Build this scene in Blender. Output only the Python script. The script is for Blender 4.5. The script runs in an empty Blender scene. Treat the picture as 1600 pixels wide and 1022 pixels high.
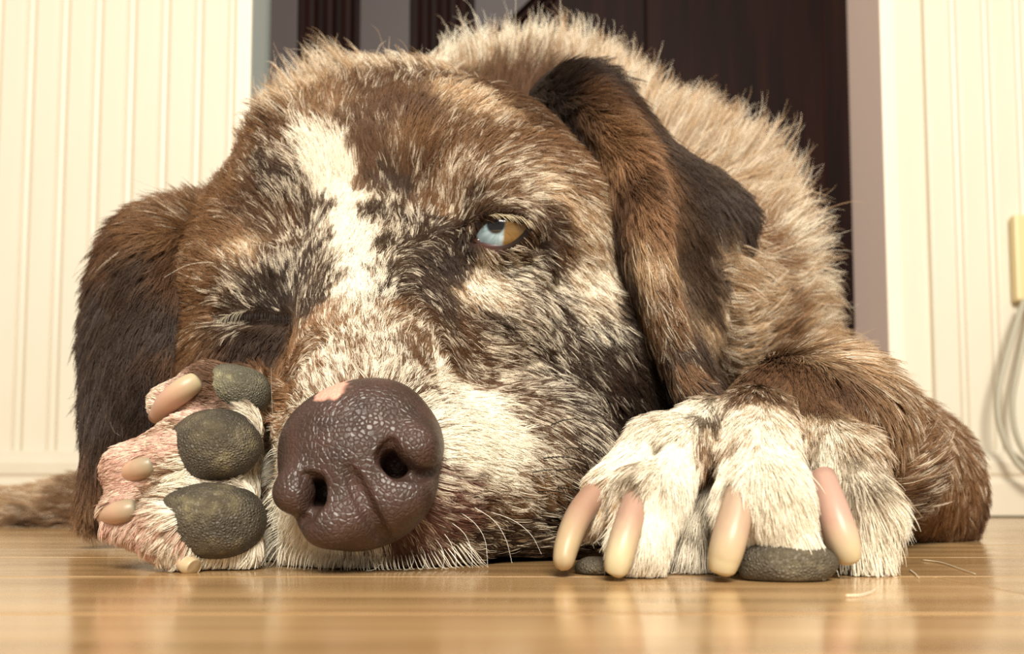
import bpy, bmesh, math, random
import numpy as np
from mathutils import Vector, Matrix
from mathutils.bvhtree import BVHTree
from mathutils.kdtree import KDTree

FUR = 0.8
VOX = 0.0019
rng = np.random.default_rng(7)
random.seed(7)
scene = bpy.context.scene
COL = scene.collection

# ------------------------------------------------------------------ camera
F_PX, HORIZON, PITCH, CAM_H = 1300.0, 778.0, math.radians(3.5), 0.0209
PP_Y = HORIZON - F_PX * math.tan(PITCH)
cam_d = bpy.data.cameras.new('camera')
cam = bpy.data.objects.new('camera', cam_d); COL.objects.link(cam)
cam.location = (0, 0, CAM_H); cam.rotation_euler = (math.pi / 2 + PITCH, 0, 0)
cam_d.sensor_width = 36; cam_d.lens = F_PX / 1600 * 36
cam_d.shift_y = (PP_Y - 511) / 1600
cam_d.clip_start = 0.005
cam_d.dof.use_dof = True; cam_d.dof.focus_distance = 0.262; cam_d.dof.aperture_fstop = 14
scene.camera = cam
scene.cycles.denoising_prefilter = 'NONE'

# ------------------------------------------------------------------ world, light, exposure
world = bpy.data.worlds.new('world'); scene.world = world; world.use_nodes = True
bg = world.node_tree.nodes['Background']
bg.inputs[0].default_value = (1.0, 0.93, 0.82, 1); bg.inputs[1].default_value = 0.26
def area(name, loc, target, sx, sy, power, col):
    l = bpy.data.lights.new(name, 'AREA'); l.shape = 'RECTANGLE'; l.size = sx; l.size_y = sy
    l.energy = power; l.color = col
    o = bpy.data.objects.new(name, l); COL.objects.link(o); o.location = loc
    o.rotation_euler = (Vector(target) - Vector(loc)).to_track_quat('-Z', 'Y').to_euler()
    return o
area('window_light', (0.12, -1.3, 1.3), (0, 0.35, 0.1), 0.8, 0.8, 70, (1.0, 0.95, 0.85))
vs = scene.view_settings
scene.display_settings.display_device = 'sRGB'
vs.view_transform = 'Standard'; vs.look = 'None'; vs.gamma = 1.0; vs.use_curve_mapping = False
vs.exposure = 0.22

# ------------------------------------------------------------------ helpers
def W(px, py, d):
    """point of the place seen at a photograph position, at distance d (metres) into the room"""
    a = (px - 800) / F_PX; b = (PP_Y - py) / F_PX
    cp, sp = math.cos(PITCH), math.sin(PITCH)
    v = np.array([a, cp - b * sp, sp + b * cp])
    return np.array([0, 0, CAM_H]) + v * (d / v[1])
def srgb(r, g, b):
    f = lambda c: ((c / 255) / 12.92 if c <= 10 else (((c / 255) + 0.055) / 1.055) ** 2.4)
    return (f(r), f(g), f(b))
def mat(name, col=(0.8, 0.8, 0.8), rough=0.5, spec=0.5, **kw):
    m = bpy.data.materials.new(name); m.use_nodes = True
    b = m.node_tree.nodes['Principled BSDF']
    b.inputs['Base Color'].default_value = (*col, 1); b.inputs['Roughness'].default_value = rough
    b.inputs['Specular IOR Level'].default_value = spec
    for k, v in kw.items(): b.inputs[k.replace('_', ' ')].default_value = v
    return m
def nd(m, typ, **kw):
    n = m.node_tree.nodes.new(typ)
    for k, v in kw.items():
        if k in n.inputs: n.inputs[k].default_value = v
        else: setattr(n, k, v)
    return n
def lk(m, a, b): m.node_tree.links.new(a, b)
def ramp(m, fac, stops):
    r = m.node_tree.nodes.new('ShaderNodeValToRGB')
    while len(r.color_ramp.elements) < len(stops): r.color_ramp.elements.new(0.5)
    for e, (p, c) in zip(r.color_ramp.elements, stops): e.position = p; e.color = (*c, 1)
    lk(m, fac, r.inputs[0]); return r
def BS(m): return m.node_tree.nodes['Principled BSDF']
def tag(o, label=None, cat=None, group=None, kind=None):
    for k, v in (('label', label), ('category', cat), ('group', group), ('kind', kind)):
        if v: o[k] = v
    return o
def link(name, data, m=None, parent=None, smooth=False):
    o = bpy.data.objects.new(name, data); COL.objects.link(o)
    if m and data is not None: data.materials.append(m)
    if parent: o.parent = parent
    if smooth and hasattr(data, 'polygons'):
        data.polygons.foreach_set('use_smooth', np.ones(len(data.polygons), bool))
    return o
def mesh_from(name, V, Fc):
    me = bpy.data.meshes.new(name)
    V = np.asarray(V, np.float32)
    if isinstance(Fc, np.ndarray):
        n, k = Fc.shape
        me.vertices.add(len(V)); me.vertices.foreach_set('co', V.ravel())
        me.loops.add(n * k); me.loops.foreach_set('vertex_index', Fc.astype(np.int32).ravel())
        me.polygons.add(n); me.polygons.foreach_set('loop_start', np.arange(0, n * k, k, dtype=np.int32))
        me.update(calc_edges=True); me.validate()
    else:
        me.from_pydata([tuple(v) for v in V], [], Fc); me.update()
    return me
def box_mesh(name, x0, x1, y0, y1, z0, z1, bev=0.0):
    bm = bmesh.new(); bmesh.ops.create_cube(bm, size=1)
    for v in bm.verts:
        v.co = ((x0 + x1) / 2 + v.co.x * (x1 - x0), (y0 + y1) / 2 + v.co.y * (y1 - y0), (z0 + z1) / 2 + v.co.z * (z1 - z0))
    if bev: bmesh.ops.bevel(bm, geom=bm.edges[:], offset=bev, segments=2, affect='EDGES', profile=0.6)
    me = bpy.data.meshes.new(name); bm.to_mesh(me); bm.free(); return me
def prism_x(name, prof, x0, x1):
    """profile of (y, z) swept along x"""
    n = len(prof)
    V = [(x0, y, z) for y, z in prof] + [(x1, y, z) for y, z in prof]
    Fs = [(i, (i + 1) % n, n + (i + 1) % n, n + i) for i in range(n)] + [tuple(range(n))[::-1], tuple(range(n, 2 * n))]
    me = mesh_from(name, V, Fs); fix_normals(me); return me
def prism_z(name, prof, z0, z1):
    n = len(prof)
    V = [(x, y, z0) for x, y in prof] + [(x, y, z1) for x, y in prof]
    Fs = [(i, (i + 1) % n, n + (i + 1) % n, n + i) for i in range(n)] + [tuple(range(n))[::-1], tuple(range(n, 2 * n))]
    me = mesh_from(name, V, Fs); fix_normals(me); return me
def fix_normals(me):
    bm = bmesh.new(); bm.from_mesh(me); bmesh.ops.recalc_face_normals(bm, faces=bm.faces[:]); bm.to_mesh(me); bm.free()
def unit(v): v = np.asarray(v, float); return v / (np.linalg.norm(v, axis=-1, keepdims=True) + 1e-12)
def _hash(i, j, k, s):
    h = (i * 374761393 + j * 668265263 + k * 2147483647 + s * 974634777) & 0xffffffff
    h = ((h ^ (h >> 13)) * 1274126177) & 0xffffffff
    return ((h ^ (h >> 16)) & 0xffff) / 65535.0
def vnoise(P, scale, seed=0):
    Q = P * scale; I = np.floor(Q).astype(np.int64); f = Q - I; f = f * f * (3 - 2 * f)
    out = 0
    for a in (0, 1):
        for b in (0, 1):
            for c in (0, 1):
                w = (f[:, 0] if a else 1 - f[:, 0]) * (f[:, 1] if b else 1 - f[:, 1]) * (f[:, 2] if c else 1 - f[:, 2])
                out = out + w * _hash(I[:, 0] + a, I[:, 1] + b, I[:, 2] + c, seed)
    return out
def crom(P, n):
    """Catmull-Rom through the points P, n samples"""
    P = np.asarray(P, float); m = len(P)
    E = np.vstack([2 * P[0] - P[1], P, 2 * P[-1] - P[-2]])
    t = np.linspace(0, m - 1, n); i = np.minimum(t.astype(int), m - 2); u = (t - i)[:, None]
    a, b, c, d = E[i], E[i + 1], E[i + 2], E[i + 3]
    return 0.5 * (2 * b + (c - a) * u + (2 * a - 5 * b + 4 * c - d) * u ** 2 + (3 * b - a - 3 * c + d) * u ** 3)
def tube_mesh(name, pts, radii, nseg=10, sq=1.0, upv=(0, 0, 1), caps=True):
    pts = np.asarray(pts, float); n = len(pts); T = unit(np.gradient(pts, axis=0))
    V = []; upv = np.asarray(upv, float)
    for p, t, r in zip(pts, T, radii):
        a = unit(np.cross(t, upv)); b = np.cross(a, t)
        for k in range(nseg):
            th = 2 * math.pi * k / nseg
            V.append(p + a * r * math.cos(th) * sq + b * r * math.sin(th))
    Fs = [(i * nseg + k, i * nseg + (k + 1) % nseg, (i + 1) * nseg + (k + 1) % nseg, (i + 1) * nseg + k)
          for i in range(n - 1) for k in range(nseg)]
    if caps: Fs += [tuple(range(nseg))[::-1], tuple(range((n - 1) * nseg, n * nseg))]
    me = mesh_from(name, V, Fs); fix_normals(me); return me

# ------------------------------------------------------------------ signed-distance modelling
class Field:
    def __init__(s, xs, ys, zs):
        s.ax = [np.asarray(a, np.float32) for a in (xs, ys, zs)]
        s.F = np.full([len(a) for a in s.ax], 0.2, np.float32)
    def _sl(s, lo, hi):
        sl = []
        for a, l, h in zip(s.ax, lo, hi):
            i = max(0, np.searchsorted(a, l) - 1); j = min(len(a), np.searchsorted(a, h) + 1); sl.append(slice(i, max(j, i + 1)))
        g = np.meshgrid(*[a[q] for a, q in zip(s.ax, sl)], indexing='ij', sparse=True)
        return tuple(sl), g
    def _join(s, sl, d, k, sub):
        A = s.F[sl]
        if sub:
            h = np.maximum(k - np.abs(A + d), 0) / k; s.F[sl] = np.maximum(A, -d) + h * h * k * 0.25
        else:
            h = np.maximum(k - np.abs(A - d), 0) / k; s.F[sl] = np.minimum(A, d) - h * h * k * 0.25
    def ell(s, c, r, k=0.015, axes=None, sub=False):
        c = np.asarray(c, float); r = np.broadcast_to(np.asarray(r, float), 3)
        m = r.max() + 2 * k + 0.004; sl, g = s._sl(c - m, c + m)
        q = [a - b for a, b in zip(g, c)]
        if axes is not None: q = [q[0] * ax[0] + q[1] * ax[1] + q[2] * ax[2] for ax in axes]
        k0 = np.sqrt((q[0] / r[0]) ** 2 + (q[1] / r[1]) ** 2 + (q[2] / r[2]) ** 2)
        k1 = np.sqrt((q[0] / r[0] ** 2) ** 2 + (q[1] / r[1] ** 2) ** 2 + (q[2] / r[2] ** 2) ** 2) + 1e-6
        s._join(sl, (k0 * (k0 - 1) / k1).astype(np.float32), k, sub)
    def cap(s, a, b, ra, rb, k=0.015, sub=False):
        a = np.asarray(a, float); b = np.asarray(b, float); m = max(ra, rb) + 2 * k + 0.004
        sl, g = s._sl(np.minimum(a, b) - m, np.maximum(a, b) + m)
        ba = b - a; q = [u - v for u, v in zip(g, a)]
        t = np.clip((q[0] * ba[0] + q[1] * ba[1] + q[2] * ba[2]) / (ba @ ba + 1e-12), 0, 1)
        d = np.sqrt((q[0] - t * ba[0]) ** 2 + (q[1] - t * ba[1]) ** 2 + (q[2] - t * ba[2]) ** 2) - (ra + t * (rb - ra))
        s._join(sl, d.astype(np.float32), k, sub)
    def chain(s, pts, k=0.015, sub=False):
        for p, q in zip(pts[:-1], pts[1:]): s.cap(p[0], q[0], p[1], q[1], k, sub)
    def floor(s, z0, k=0.004):
        d = (z0 - s.ax[2])[None, None, :]
        h = np.maximum(k - np.abs(s.F - d), 0) / k; s.F = (np.maximum(s.F, d) + h * h * k * 0.25).astype(np.float32)
    def mesh(s, smooth=1):
        """naive surface nets on the rectilinear grid"""
        F = s.F; ins = F < 0; nx, ny, nz = F.shape
        cs = np.zeros((nx - 1, ny - 1, nz - 1), np.int8)
        for a in (0, 1):
            for b in (0, 1):
                for c in (0, 1): cs += ins[a:nx - 1 + a, b:ny - 1 + b, c:nz - 1 + c]
        I = np.argwhere((cs > 0) & (cs < 8))
        idx = np.full(cs.shape, -1, np.int32); idx[I[:, 0], I[:, 1], I[:, 2]] = np.arange(len(I))
        acc = np.zeros((len(I), 3)); cnt = np.zeros(len(I))
        co = [(a, b, c) for a in (0, 1) for b in (0, 1) for c in (0, 1)]
        X = s.ax
        def pos(o): return np.stack([X[k][I[:, k] + o[k]] for k in range(3)], 1)
        val = {o: F[I[:, 0] + o[0], I[:, 1] + o[1], I[:, 2] + o[2]] for o in co}
        for o in co:
            for k in range(3):
                if o[k]: continue
                p = list(o); p[k] = 1; p = tuple(p)
                v0, v1 = val[o], val[p]; m = (v0 < 0) != (v1 < 0)
                t = np.where(m, v0 / np.where(m, v0 - v1, 1), 0)[:, None]
                acc += np.where(m[:, None], pos(o) * (1 - t) + pos(p) * t, 0); cnt += m
        V = acc / cnt[:, None]
        quads = []
        for k in range(3):
            u, w = (k + 1) % 3, (k + 2) % 3
            sl0 = [slice(None)] * 3; sl1 = [slice(None)] * 3; sl0[k] = slice(0, -1); sl1[k] = slice(1, None)
            ch = ins[tuple(sl0)] != ins[tuple(sl1)]
            J = np.argwhere(ch)
            lim = np.array(cs.shape)
            ok = (J[:, u] > 0) & (J[:, w] > 0) & (J[:, u] < lim[u]) & (J[:, w] < lim[w])
            J = J[ok]
            def at(du, dw):
                Q = J.copy(); Q[:, u] += du; Q[:, w] += dw; return idx[Q[:, 0], Q[:, 1], Q[:, 2]]
            q = np.stack([at(-1, -1), at(0, -1), at(0, 0), at(-1, 0)], 1)
            fl = ~ins[J[:, 0], J[:, 1], J[:, 2]]
            q[fl] = q[fl][:, ::-1]
            quads.append(q)
        Q = np.vstack(quads); Q = Q[(Q >= 0).all(1)]
        for _ in range(smooth):
            S = np.zeros_like(V); n = np.zeros(len(V))
            for a, b in ((0, 1), (1, 2), (2, 3), (3, 0)):
                np.add.at(S, Q[:, a], V[Q[:, b]]); np.add.at(S, Q[:, b], V[Q[:, a]])
                np.add.at(n, Q[:, a], 1); np.add.at(n, Q[:, b], 1)
            V = V * 0.5 + 0.5 * S / n[:, None]
        return V, Q
def vnormals(V, Q):
    T = np.vstack([Q[:, [0, 1, 2]], Q[:, [0, 2, 3]]]) if Q.shape[1] == 4 else Q
    n = np.cross(V[T[:, 1]] - V[T[:, 0]], V[T[:, 2]] - V[T[:, 0]]); N = np.zeros_like(V)
    for k in range(3): np.add.at(N, T[:, k], n)
    return unit(N)
def steps(parts):
    out = []
    for a, b, h in parts: out += list(np.arange(a, b, h))
    return np.array(out)

# ------------------------------------------------------------------ the room
YW = 0.905                                             # face of the panelled wall
def wall_paint(name, c0, c1, rough):
    m = mat(name, c0, rough, 0.4)
    tc = nd(m, 'ShaderNodeTexCoord'); n = nd(m, 'ShaderNodeTexNoise', Scale=4.0, Detail=3.0)
    mp = nd(m, 'ShaderNodeMapping'); mp.inputs['Scale'].default_value = (3, 3, 0.5)
    lk(m, tc.outputs['Object'], mp.inputs[0]); lk(m, mp.outputs[0], n.inputs['Vector'])
    r = ramp(m, n.outputs[0], [(0.3, c0), (0.75, c1)]); lk(m, r.outputs[0], BS(m).inputs['Base Color']); return m
M_board = wall_paint('cream_panel_paint', srgb(220, 211, 191), srgb(229, 221, 203), 0.35)
M_base = wall_paint('cream_skirting_paint', srgb(212, 201, 180), srgb(221, 211, 191), 0.4)
M_case = wall_paint('casing_paint', srgb(238, 228, 206), srgb(244, 236, 216), 0.35)
M_jambl = mat('pale_grey_jamb', srgb(204, 212, 206), 0.4)
M_jambr = mat('mauve_jamb', srgb(206, 184, 172), 0.5)
M_edge = mat('brown_caulk_line', srgb(190, 150, 110), 0.6)

def bead_board(name, w, z0, z1):
    """one panel: flat face, quirk and a raised bead along one side"""
    t = 0.009
    prof = [(0, t), (0, 0.0020), (0.0012, 0.0003), (0.0020, 0)]
    prof += [(w * 0.70, 0), (w * 0.712, 0.0019), (w * 0.728, 0.0019)]
    for a in range(0, 181, 20):
        prof.append((w * 0.86 - math.cos(math.radians(a)) * w * 0.115, 0.0016 - math.sin(math.radians(a)) * 0.0036))
    prof += [(w * 0.985, 0.0030), (w, 0.0030), (w, t)]
    return prism_z(name, prof, z0, z1)
Z_BASE = 0.072
def panel_wall(wname, xa, xb, first, period, label):
    bk = link(wname, box_mesh(wname, xa, xb, YW + 0.009, YW + 0.07, 0, 2.4), M_board)
    tag(bk, label, 'wall', kind='structure')
    me = bead_board('board', period, Z_BASE - 0.004, 1.35)
    me.materials.append(M_board)
    x = first
    while x > xa: x -= period
    x += period
    while x + period <= xb + 1e-4:
        o = link('board', me, None, bk); o.location = (x, YW, 0); x += period
    return bk
XL, XR = W(365, 300, YW)[0], W(1402, 300, YW)[0]
wl = panel_wall('wall_left', -1.0, XL, XL, 0.0376, 'cream bead-board panelled wall left of the dark door')
wr = panel_wall('wall_right', XR, 1.0, XR, 0.0362, 'cream bead-board panelled wall with the socket right of the dark door')
def skirting(name, xa, xb, label):
    p = [(YW + 0.006, 0.002), (YW - 0.016, 0.002), (YW - 0.016, 0.036), (YW - 0.013, 0.040), (YW - 0.013, 0.044), (YW - 0.015, 0.047),
         (YW - 0.015, 0.058), (YW - 0.010, 0.066), (YW - 0.004, 0.070), (YW - 0.002, Z_BASE), (YW + 0.006, Z_BASE)]
    tag(link(name, prism_x(name, p, xa, xb), M_base), label, 'skirting board', kind='structure')
skirting('baseboard_left', -1.0, XL, 'moulded cream skirting board along the wall left of the door')
skirting('baseboard_right', XR, 1.0, 'moulded cream skirting board under the socket right of the door')
# casings and jambs of the doorway
xjl, xjr = W(391, 300, YW)[0], W(1379, 300, YW)[0]
YD = 0.935
xdl, xdr = W(416, 300, YD)[0], W(1329, 300, YD)[0]
tag(link('trim_1', box_mesh('casing', XL + 0.0015, xjl, YW - 0.008, YW + 0.05, 0, 2.1, 0.0015), M_case), 'narrow cream door casing at the left jamb', 'trim', kind='structure')
tag(link('trim_2', box_mesh('caulk', XL - 0.0012, XL + 0.0025, YW - 0.004, YW + 0.05, 0, 2.1), M_edge), 'thin brown gap line beside the left door casing', 'trim', kind='structure')
tag(link('trim_3', box_mesh('casing', xjr, XR, YW - 0.006, YW + 0.05, 0, 2.1, 0.0015), M_case), 'narrow cream door casing at the right jamb', 'trim', kind='structure')
tag(link('trim_4', prism_z('jamb', [(xjl, YW - 0.004), (xjl + 0.0005, YW - 0.005), (xdl, YD + 0.03), (xdl - 0.03, YD + 0.03), (xjl - 0.005, YW + 0.04)], 0, 2.1), M_jambl), 'pale grey door jamb on the left', 'trim', kind='structure')
tag(link('trim_5', prism_z('jamb', [(xjr, YW - 0.004), (xjr - 0.0005, YW - 0.005), (xdr, YD + 0.03), (xdr + 0.03, YD + 0.03), (xjr + 0.02, YW + 0.04)], 0, 2.1), M_jambr), 'dusty mauve door jamb on the right', 'trim', kind='structure')
# door
M_door = mat('dark_mahogany', srgb(40, 20, 16), 0.5, 0.05)
tc = nd(M_door, 'ShaderNodeTexCoord'); mp = nd(M_door, 'ShaderNodeMapping'); mp.inputs['Scale'].default_value = (30, 30, 1.5)
nz = nd(M_door, 'ShaderNodeTexNoise', Scale=3.0, Detail=4.0); lk(M_door, tc.outputs['Object'], mp.inputs[0]); lk(M_door, mp.outputs[0], nz.inputs['Vector'])
rp = ramp(M_door, nz.outputs[0], [(0.3, srgb(18, 8, 6)), (0.7, srgb(34, 15, 10))]); lk(M_door, rp.outputs[0], BS(M_door).inputs['Base Color'])
M_stile = mat('stile_painted_sheen', srgb(62, 53, 52), 0.45, 0.2)  # door wood with its grey reflected light put into the base colour
door = link('door_1', box_mesh('door_slab', xdl - 0.01, xdr + 0.01, YD + 0.012, YD + 0.05, 0.004, 2.08), M_door)
tag(door, 'dark mahogany panelled door with reeded mouldings behind the dog', 'door', kind='structure')
XD = lambda px: W(px, 60, YD)[0]
link('stile', box_mesh('stile', xdl + 0.001, XD(464), YD, YD + 0.014, 0.004, 2.07, 0.001), M_stile, door)
link('flat_panel', box_mesh('flat_panel', XD(562), XD(640), YD, YD + 0.014, 0.004, 2.07, 0.001), M_stile, door)
for a, b in ((470, 556), (648, 738)):
    for k in range(3):
        x0 = XD(a + (b - a) * (k + 0.12) / 3); x1 = XD(a + (b - a) * (k + 0.80) / 3)
        prof = [(x0, YD + 0.014)] + [((x0 + x1) / 2 - math.cos(math.radians(t)) * (x1 - x0) / 2, YD + 0.009 - math.sin(math.radians(t)) * 0.006) for t in range(0, 181, 30)] + [(x1, YD + 0.014)]
        link('reed', prism_z('reed', prof, 0.004, 2.07), M_door, door)
# panel with a sweeping curved edge
c = [W(745, 170, YD), W(756, 85, YD), W(778, 45, YD), W(808, 18, YD), W(850, -25, YD), W(900, -90, YD), W(960, -200, YD)]
cv = crom(c, 22)
V = [(p[0], YD, p[2]) for p in cv] + [(XD(742), YD, cv[-1][2]), (XD(742), YD, cv[0][2])]
n = len(V); V2 = V + [(x, YD + 0.014, z) for x, y, z in V]
Fs = [tuple(range(n)), tuple(range(n, 2 * n))[::-1]] + [(i, n + i, n + (i + 1) % n, (i + 1) % n) for i in range(n)]
me = mesh_from('curved_panel', V2, Fs); fix_normals(me); link('curved_panel', me, M_stile, door)
for off, r in ((0.006, 0.004), (0.016, 0.003)):
    pp = np.array([(p[0], YD + 0.008, p[2]) for p in cv]); tg = unit(np.gradient(pp, axis=0)); nn = np.stack([tg[:, 2], 0 * tg[:, 0], -tg[:, 0]], 1)
    link('curved_moulding', tube_mesh('curved_moulding', pp + nn * off, [r] * len(pp), 8, upv=(0, 1, 0)), M_door, door, True)
link('door_panel', box_mesh('door_panel', XD(1010), XD(1290), YD + 0.004, YD + 0.014, 0.02, 2.0, 0.003), M_door, door)
# wall above the doorway closes the room
tag(link('wall_back', box_mesh('wall_back', XL - 0.02, XR + 0.02, YW + 0.001, YW + 0.07, 2.1, 2.4), M_board), 'strip of cream wall above the dark door', 'wall', kind='structure')

# floor: honey-coloured planks that run from left to right
M_wood = mat('honey_wood', srgb(205, 158, 96), 0.16, 0.5)
tc = nd(M_wood, 'ShaderNodeTexCoord'); oi = nd(M_wood, 'ShaderNodeObjectInfo')
ad = nd(M_wood, 'ShaderNodeVectorMath', operation='ADD'); lk(M_wood, tc.outputs['Object'], ad.inputs[0])
sc_ = nd(M_wood, 'ShaderNodeVectorMath', operation='SCALE'); sc_.inputs['Scale'].default_value = 9.0
lk(M_wood, oi.outputs['Location'], sc_.inputs[0]); lk(M_wood, sc_.outputs[0], ad.inputs[1])
mp = nd(M_wood, 'ShaderNodeMapping'); mp.inputs['Scale'].default_value = (2.2, 42, 42); lk(M_wood, ad.outputs[0], mp.inputs[0])
n1 = nd(M_wood, 'ShaderNodeTexNoise', Scale=2.0, Detail=5.0, Distortion=0.6); lk(M_wood, mp.outputs[0], n1.inputs['Vector'])
r1 = ramp(M_wood, n1.outputs[0], [(0.25, srgb(146, 112, 74)), (0.5, srgb(178, 142, 98)), (0.78, srgb(202, 166, 120))])
mx = nd(M_wood, 'ShaderNodeMix', data_type='RGBA', blend_type='MULTIPLY'); mx.inputs[0].default_value = 1.0
lk(M_wood, r1.outputs[0], mx.inputs[6]); rr = ramp(M_wood, oi.outputs['Random'], [(0, (0.88, 0.86, 0.82)), (1, (1.04, 1.03, 1.0))]); lk(M_wood, rr.outputs[0], mx.inputs[7])
lk(M_wood, mx.outputs[2], BS(M_wood).inputs['Base Color'])
n2 = nd(M_wood, 'ShaderNodeTexNoise', Scale=1.5, Detail=3.0); lk(M_wood, mp.outputs[0], n2.inputs['Vector'])
r2 = ramp(M_wood, n2.outputs[0], [(0.3, (0.12,) * 3), (0.8, (0.26,) * 3)]); lk(M_wood, r2.outputs[0], BS(M_wood).inputs['Roughness'])
bp = nd(M_wood, 'ShaderNodeBump', Strength=0.05, Distance=0.002); lk(M_wood, n2.outputs[0], bp.inputs['Height']); lk(M_wood, bp.outputs[0], BS(M_wood).inputs['Normal'])
M_gap = mat('pale_joint_filler', srgb(214, 182, 130), 0.3)
floor = link('floor', box_mesh('floor', -1.1, 1.1, -0.5, 1.06, -0.03, -0.0012), M_gap)
tag(floor, 'glossy honey-coloured plank floor the dog lies on', 'floor', kind='structure')
PW, PL = 0.071, 0.62
pm = box_mesh('plank', -PL / 2 + 0.0003, PL / 2 - 0.0003, 0.0007, PW - 0.0007, -0.010, 0.0, 0.0006); pm.materials.append(M_wood)
row = 0; y = 0.152 - 6 * PW
while y < 0.98:
    x = -1.0 + ((row * 0.237) % PL)
    while x < 1.05:
        o = link('plank', pm, None, floor); o.location = (x, y, 0); x += PL
    y += PW; row += 1

# ------------------------------------------------------------------ the dog: one continuous body
dog = bpy.data.objects.new('dog', None); COL.objects.link(dog); dog.location = (0.03, 0.45, 0.0)
dog.empty_display_size = 0.1
tag(dog, 'brown and white roan dog lying head down on the wooden floor, one eye half open', 'dog')
def part(name, data, m=None, parent=None, smooth=True):
    o = link(name, data, m, None, smooth); o.parent = parent or dog
    if parent is None: o.matrix_parent_inverse = Matrix.Translation(-dog.location)
    return o
eyeR, eyeL, noseC = W(783, 364, 0.304), W(392, 492, 0.318), W(570, 722, 0.226)
HR = unit(eyeR - eyeL)
HF = noseC - W(590, 425, 0.305); HF = unit(HF - HR * (HF @ HR)); HU = unit(np.cross(HF, HR)); HU = HU if HU[2] > 0 else -HU
HEAD = (HR, HF, HU)

v = VOX; c5 = 0.005
fld = Field(steps([(-0.62, -0.17, c5), (-0.17, 0.185, v), (0.185, 0.33, 0.0035)]),
            steps([(0.195, 0.36, v), (0.36, 0.44, 0.0028), (0.44, 0.84, 0.006)]),
            steps([(-0.004, 0.2, v), (0.2, 0.33, 0.004)]))
S = lambda px, py, d, r, k=0.015: fld.ell(W(px, py, d), r, k)
C = lambda a, b, k=0.015: fld.cap(W(*a[:3]), W(*b[:3]), a[3], b[3], k)
# trunk, shoulder, neck
fld.ell((0.020, 0.600, 0.095), (0.136, 0.20, 0.200), 0.04)
fld.ell((-0.05, 0.56, 0.06), (0.12, 0.17, 0.14), 0.05)
fld.ell(W(1075, 545, 0.50), (0.056, 0.085, 0.085), 0.03)
C((585, 322, .45, .064), (830, 335, .545, .098), 0.02)
C((1010, 500, .40, .050), (1085, 485, .48, .062), 0.03); S(1055, 352, .53, .062, .03)
# hind limb that lies along the floor at the far left
C((-60, 792, .60, .012), (120, 790, .60, .013), 0.02); C((120, 790, .60, .013), (420, 770, .60, .035), 0.03)
# head
fld.ell(W(625, 340, .388), (.070, .074, .059), 0.015, HEAD)
S(492, 332, .356, .035, .015); S(570, 278, .364, .037, .015); S(405, 358, .362, .025, .012); S(495, 298, .372, .033, .012); S(690, 288, .352, .040, .015); S(775, 295, .362, .037, .015)
S(395, 425, .352, .029, .012); S(395, 520, .352, .028, .012)
S(840, 375, .350, .038, .015)
C((596, 440, .328, .031), (581, 625, .266, .0225), .013)          # bridge
C((605, 640, .325, .046), (585, 760, .266, .029), .014)          # muzzle
C((690, 735, .264, .0235), (825, 745, .295, .033), .012)         # right lip
C((520, 770, .260, .019), (468, 740, .290, .026), .010)          # left lip
C((560, 850, .256, .010), (700, 850, .268, .012), .010)          # chin
S(470, 830, .268, .014, .010)
S(770, 520, .320, .026, .016)
S(905, 560, .358, .040, .016); S(945, 690, .365, .037, .016); S(860, 620, .340, .032, .016)
S(415, 610, .338, .032, .014); S(700, 700, .375, .064, .02); S(540, 640, .37, .06, .02)
C((735, 318, .318, .010), (835, 326, .322, .010), .012)         # brow above the open eye
C((345, 440, .335, .012), (440, 445, .322, .012), .012)         # brow above the shut eye
C((700, 395, .312, .009), (650, 440, .305, .009), .010)
C((745, 412, .306, .006), (830, 408, .312, .007), .008)         # under the open eye
C((350, 532, .335, .012), (425, 540, .318, .012), .010)         # under the shut eye
# right foreleg
C((1230, 660, .46, .045), (1395, 755, .425, .036), .02); C((1410, 775, .415, .030), (1445, 805, .42, .023), .015)
C((1400, 750, .415, .034), (1290, 662, .300, .0250), .012)
C((1290, 662, .300, .0250), (1250, 645, .274, .0195), .006)
C((1240, 660, .270, .019), (1190, 750, .254, .019), .006)
S(1285, 745, .264, .015, .005); S(1095, 745, .268, .014, .005)
# right paw: four toes, each knuckle then tip
def toe(pts, k=.003): fld.chain([(W(*p[:3]), p[3]) for p in pts], k)
toe([(1120, 672, .250, .009), (1030, 700, .246, .0095), (962, 770, .238, .0080), (935, 805, .236, .0055)])
toe([(1110, 668, .246, .009), (1058, 702, .235, .0092), (1018, 770, .225, .0094), (1000, 845, .220, .0080)])
toe([(1180, 662, .242, .011), (1192, 708, .230, .0110), (1190, 780, .218, .0118), (1232, 842, .2155, .0082)])
toe([(1275, 685, .252, .011), (1318, 715, .241, .0098), (1342, 790, .231, .0088), (1350, 850, .228, .0065)])
S(1150, 820, .252, .019, .006)
for a_, b_, r_ in (((1126, 655, .224), (1090, 840, .210), .0060), ((1262, 690, .226), (1296, 830, .215), .0048), ((1035, 705, .228), (965, 800, .218), .0026)):
    fld.cap(W(*a_), W(*b_), r_, r_, .004, True)
toe([(1095, 790, .250, .0085), (1082, 840, .243, .0085), (1075, 880, .238, .0075)])
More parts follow.
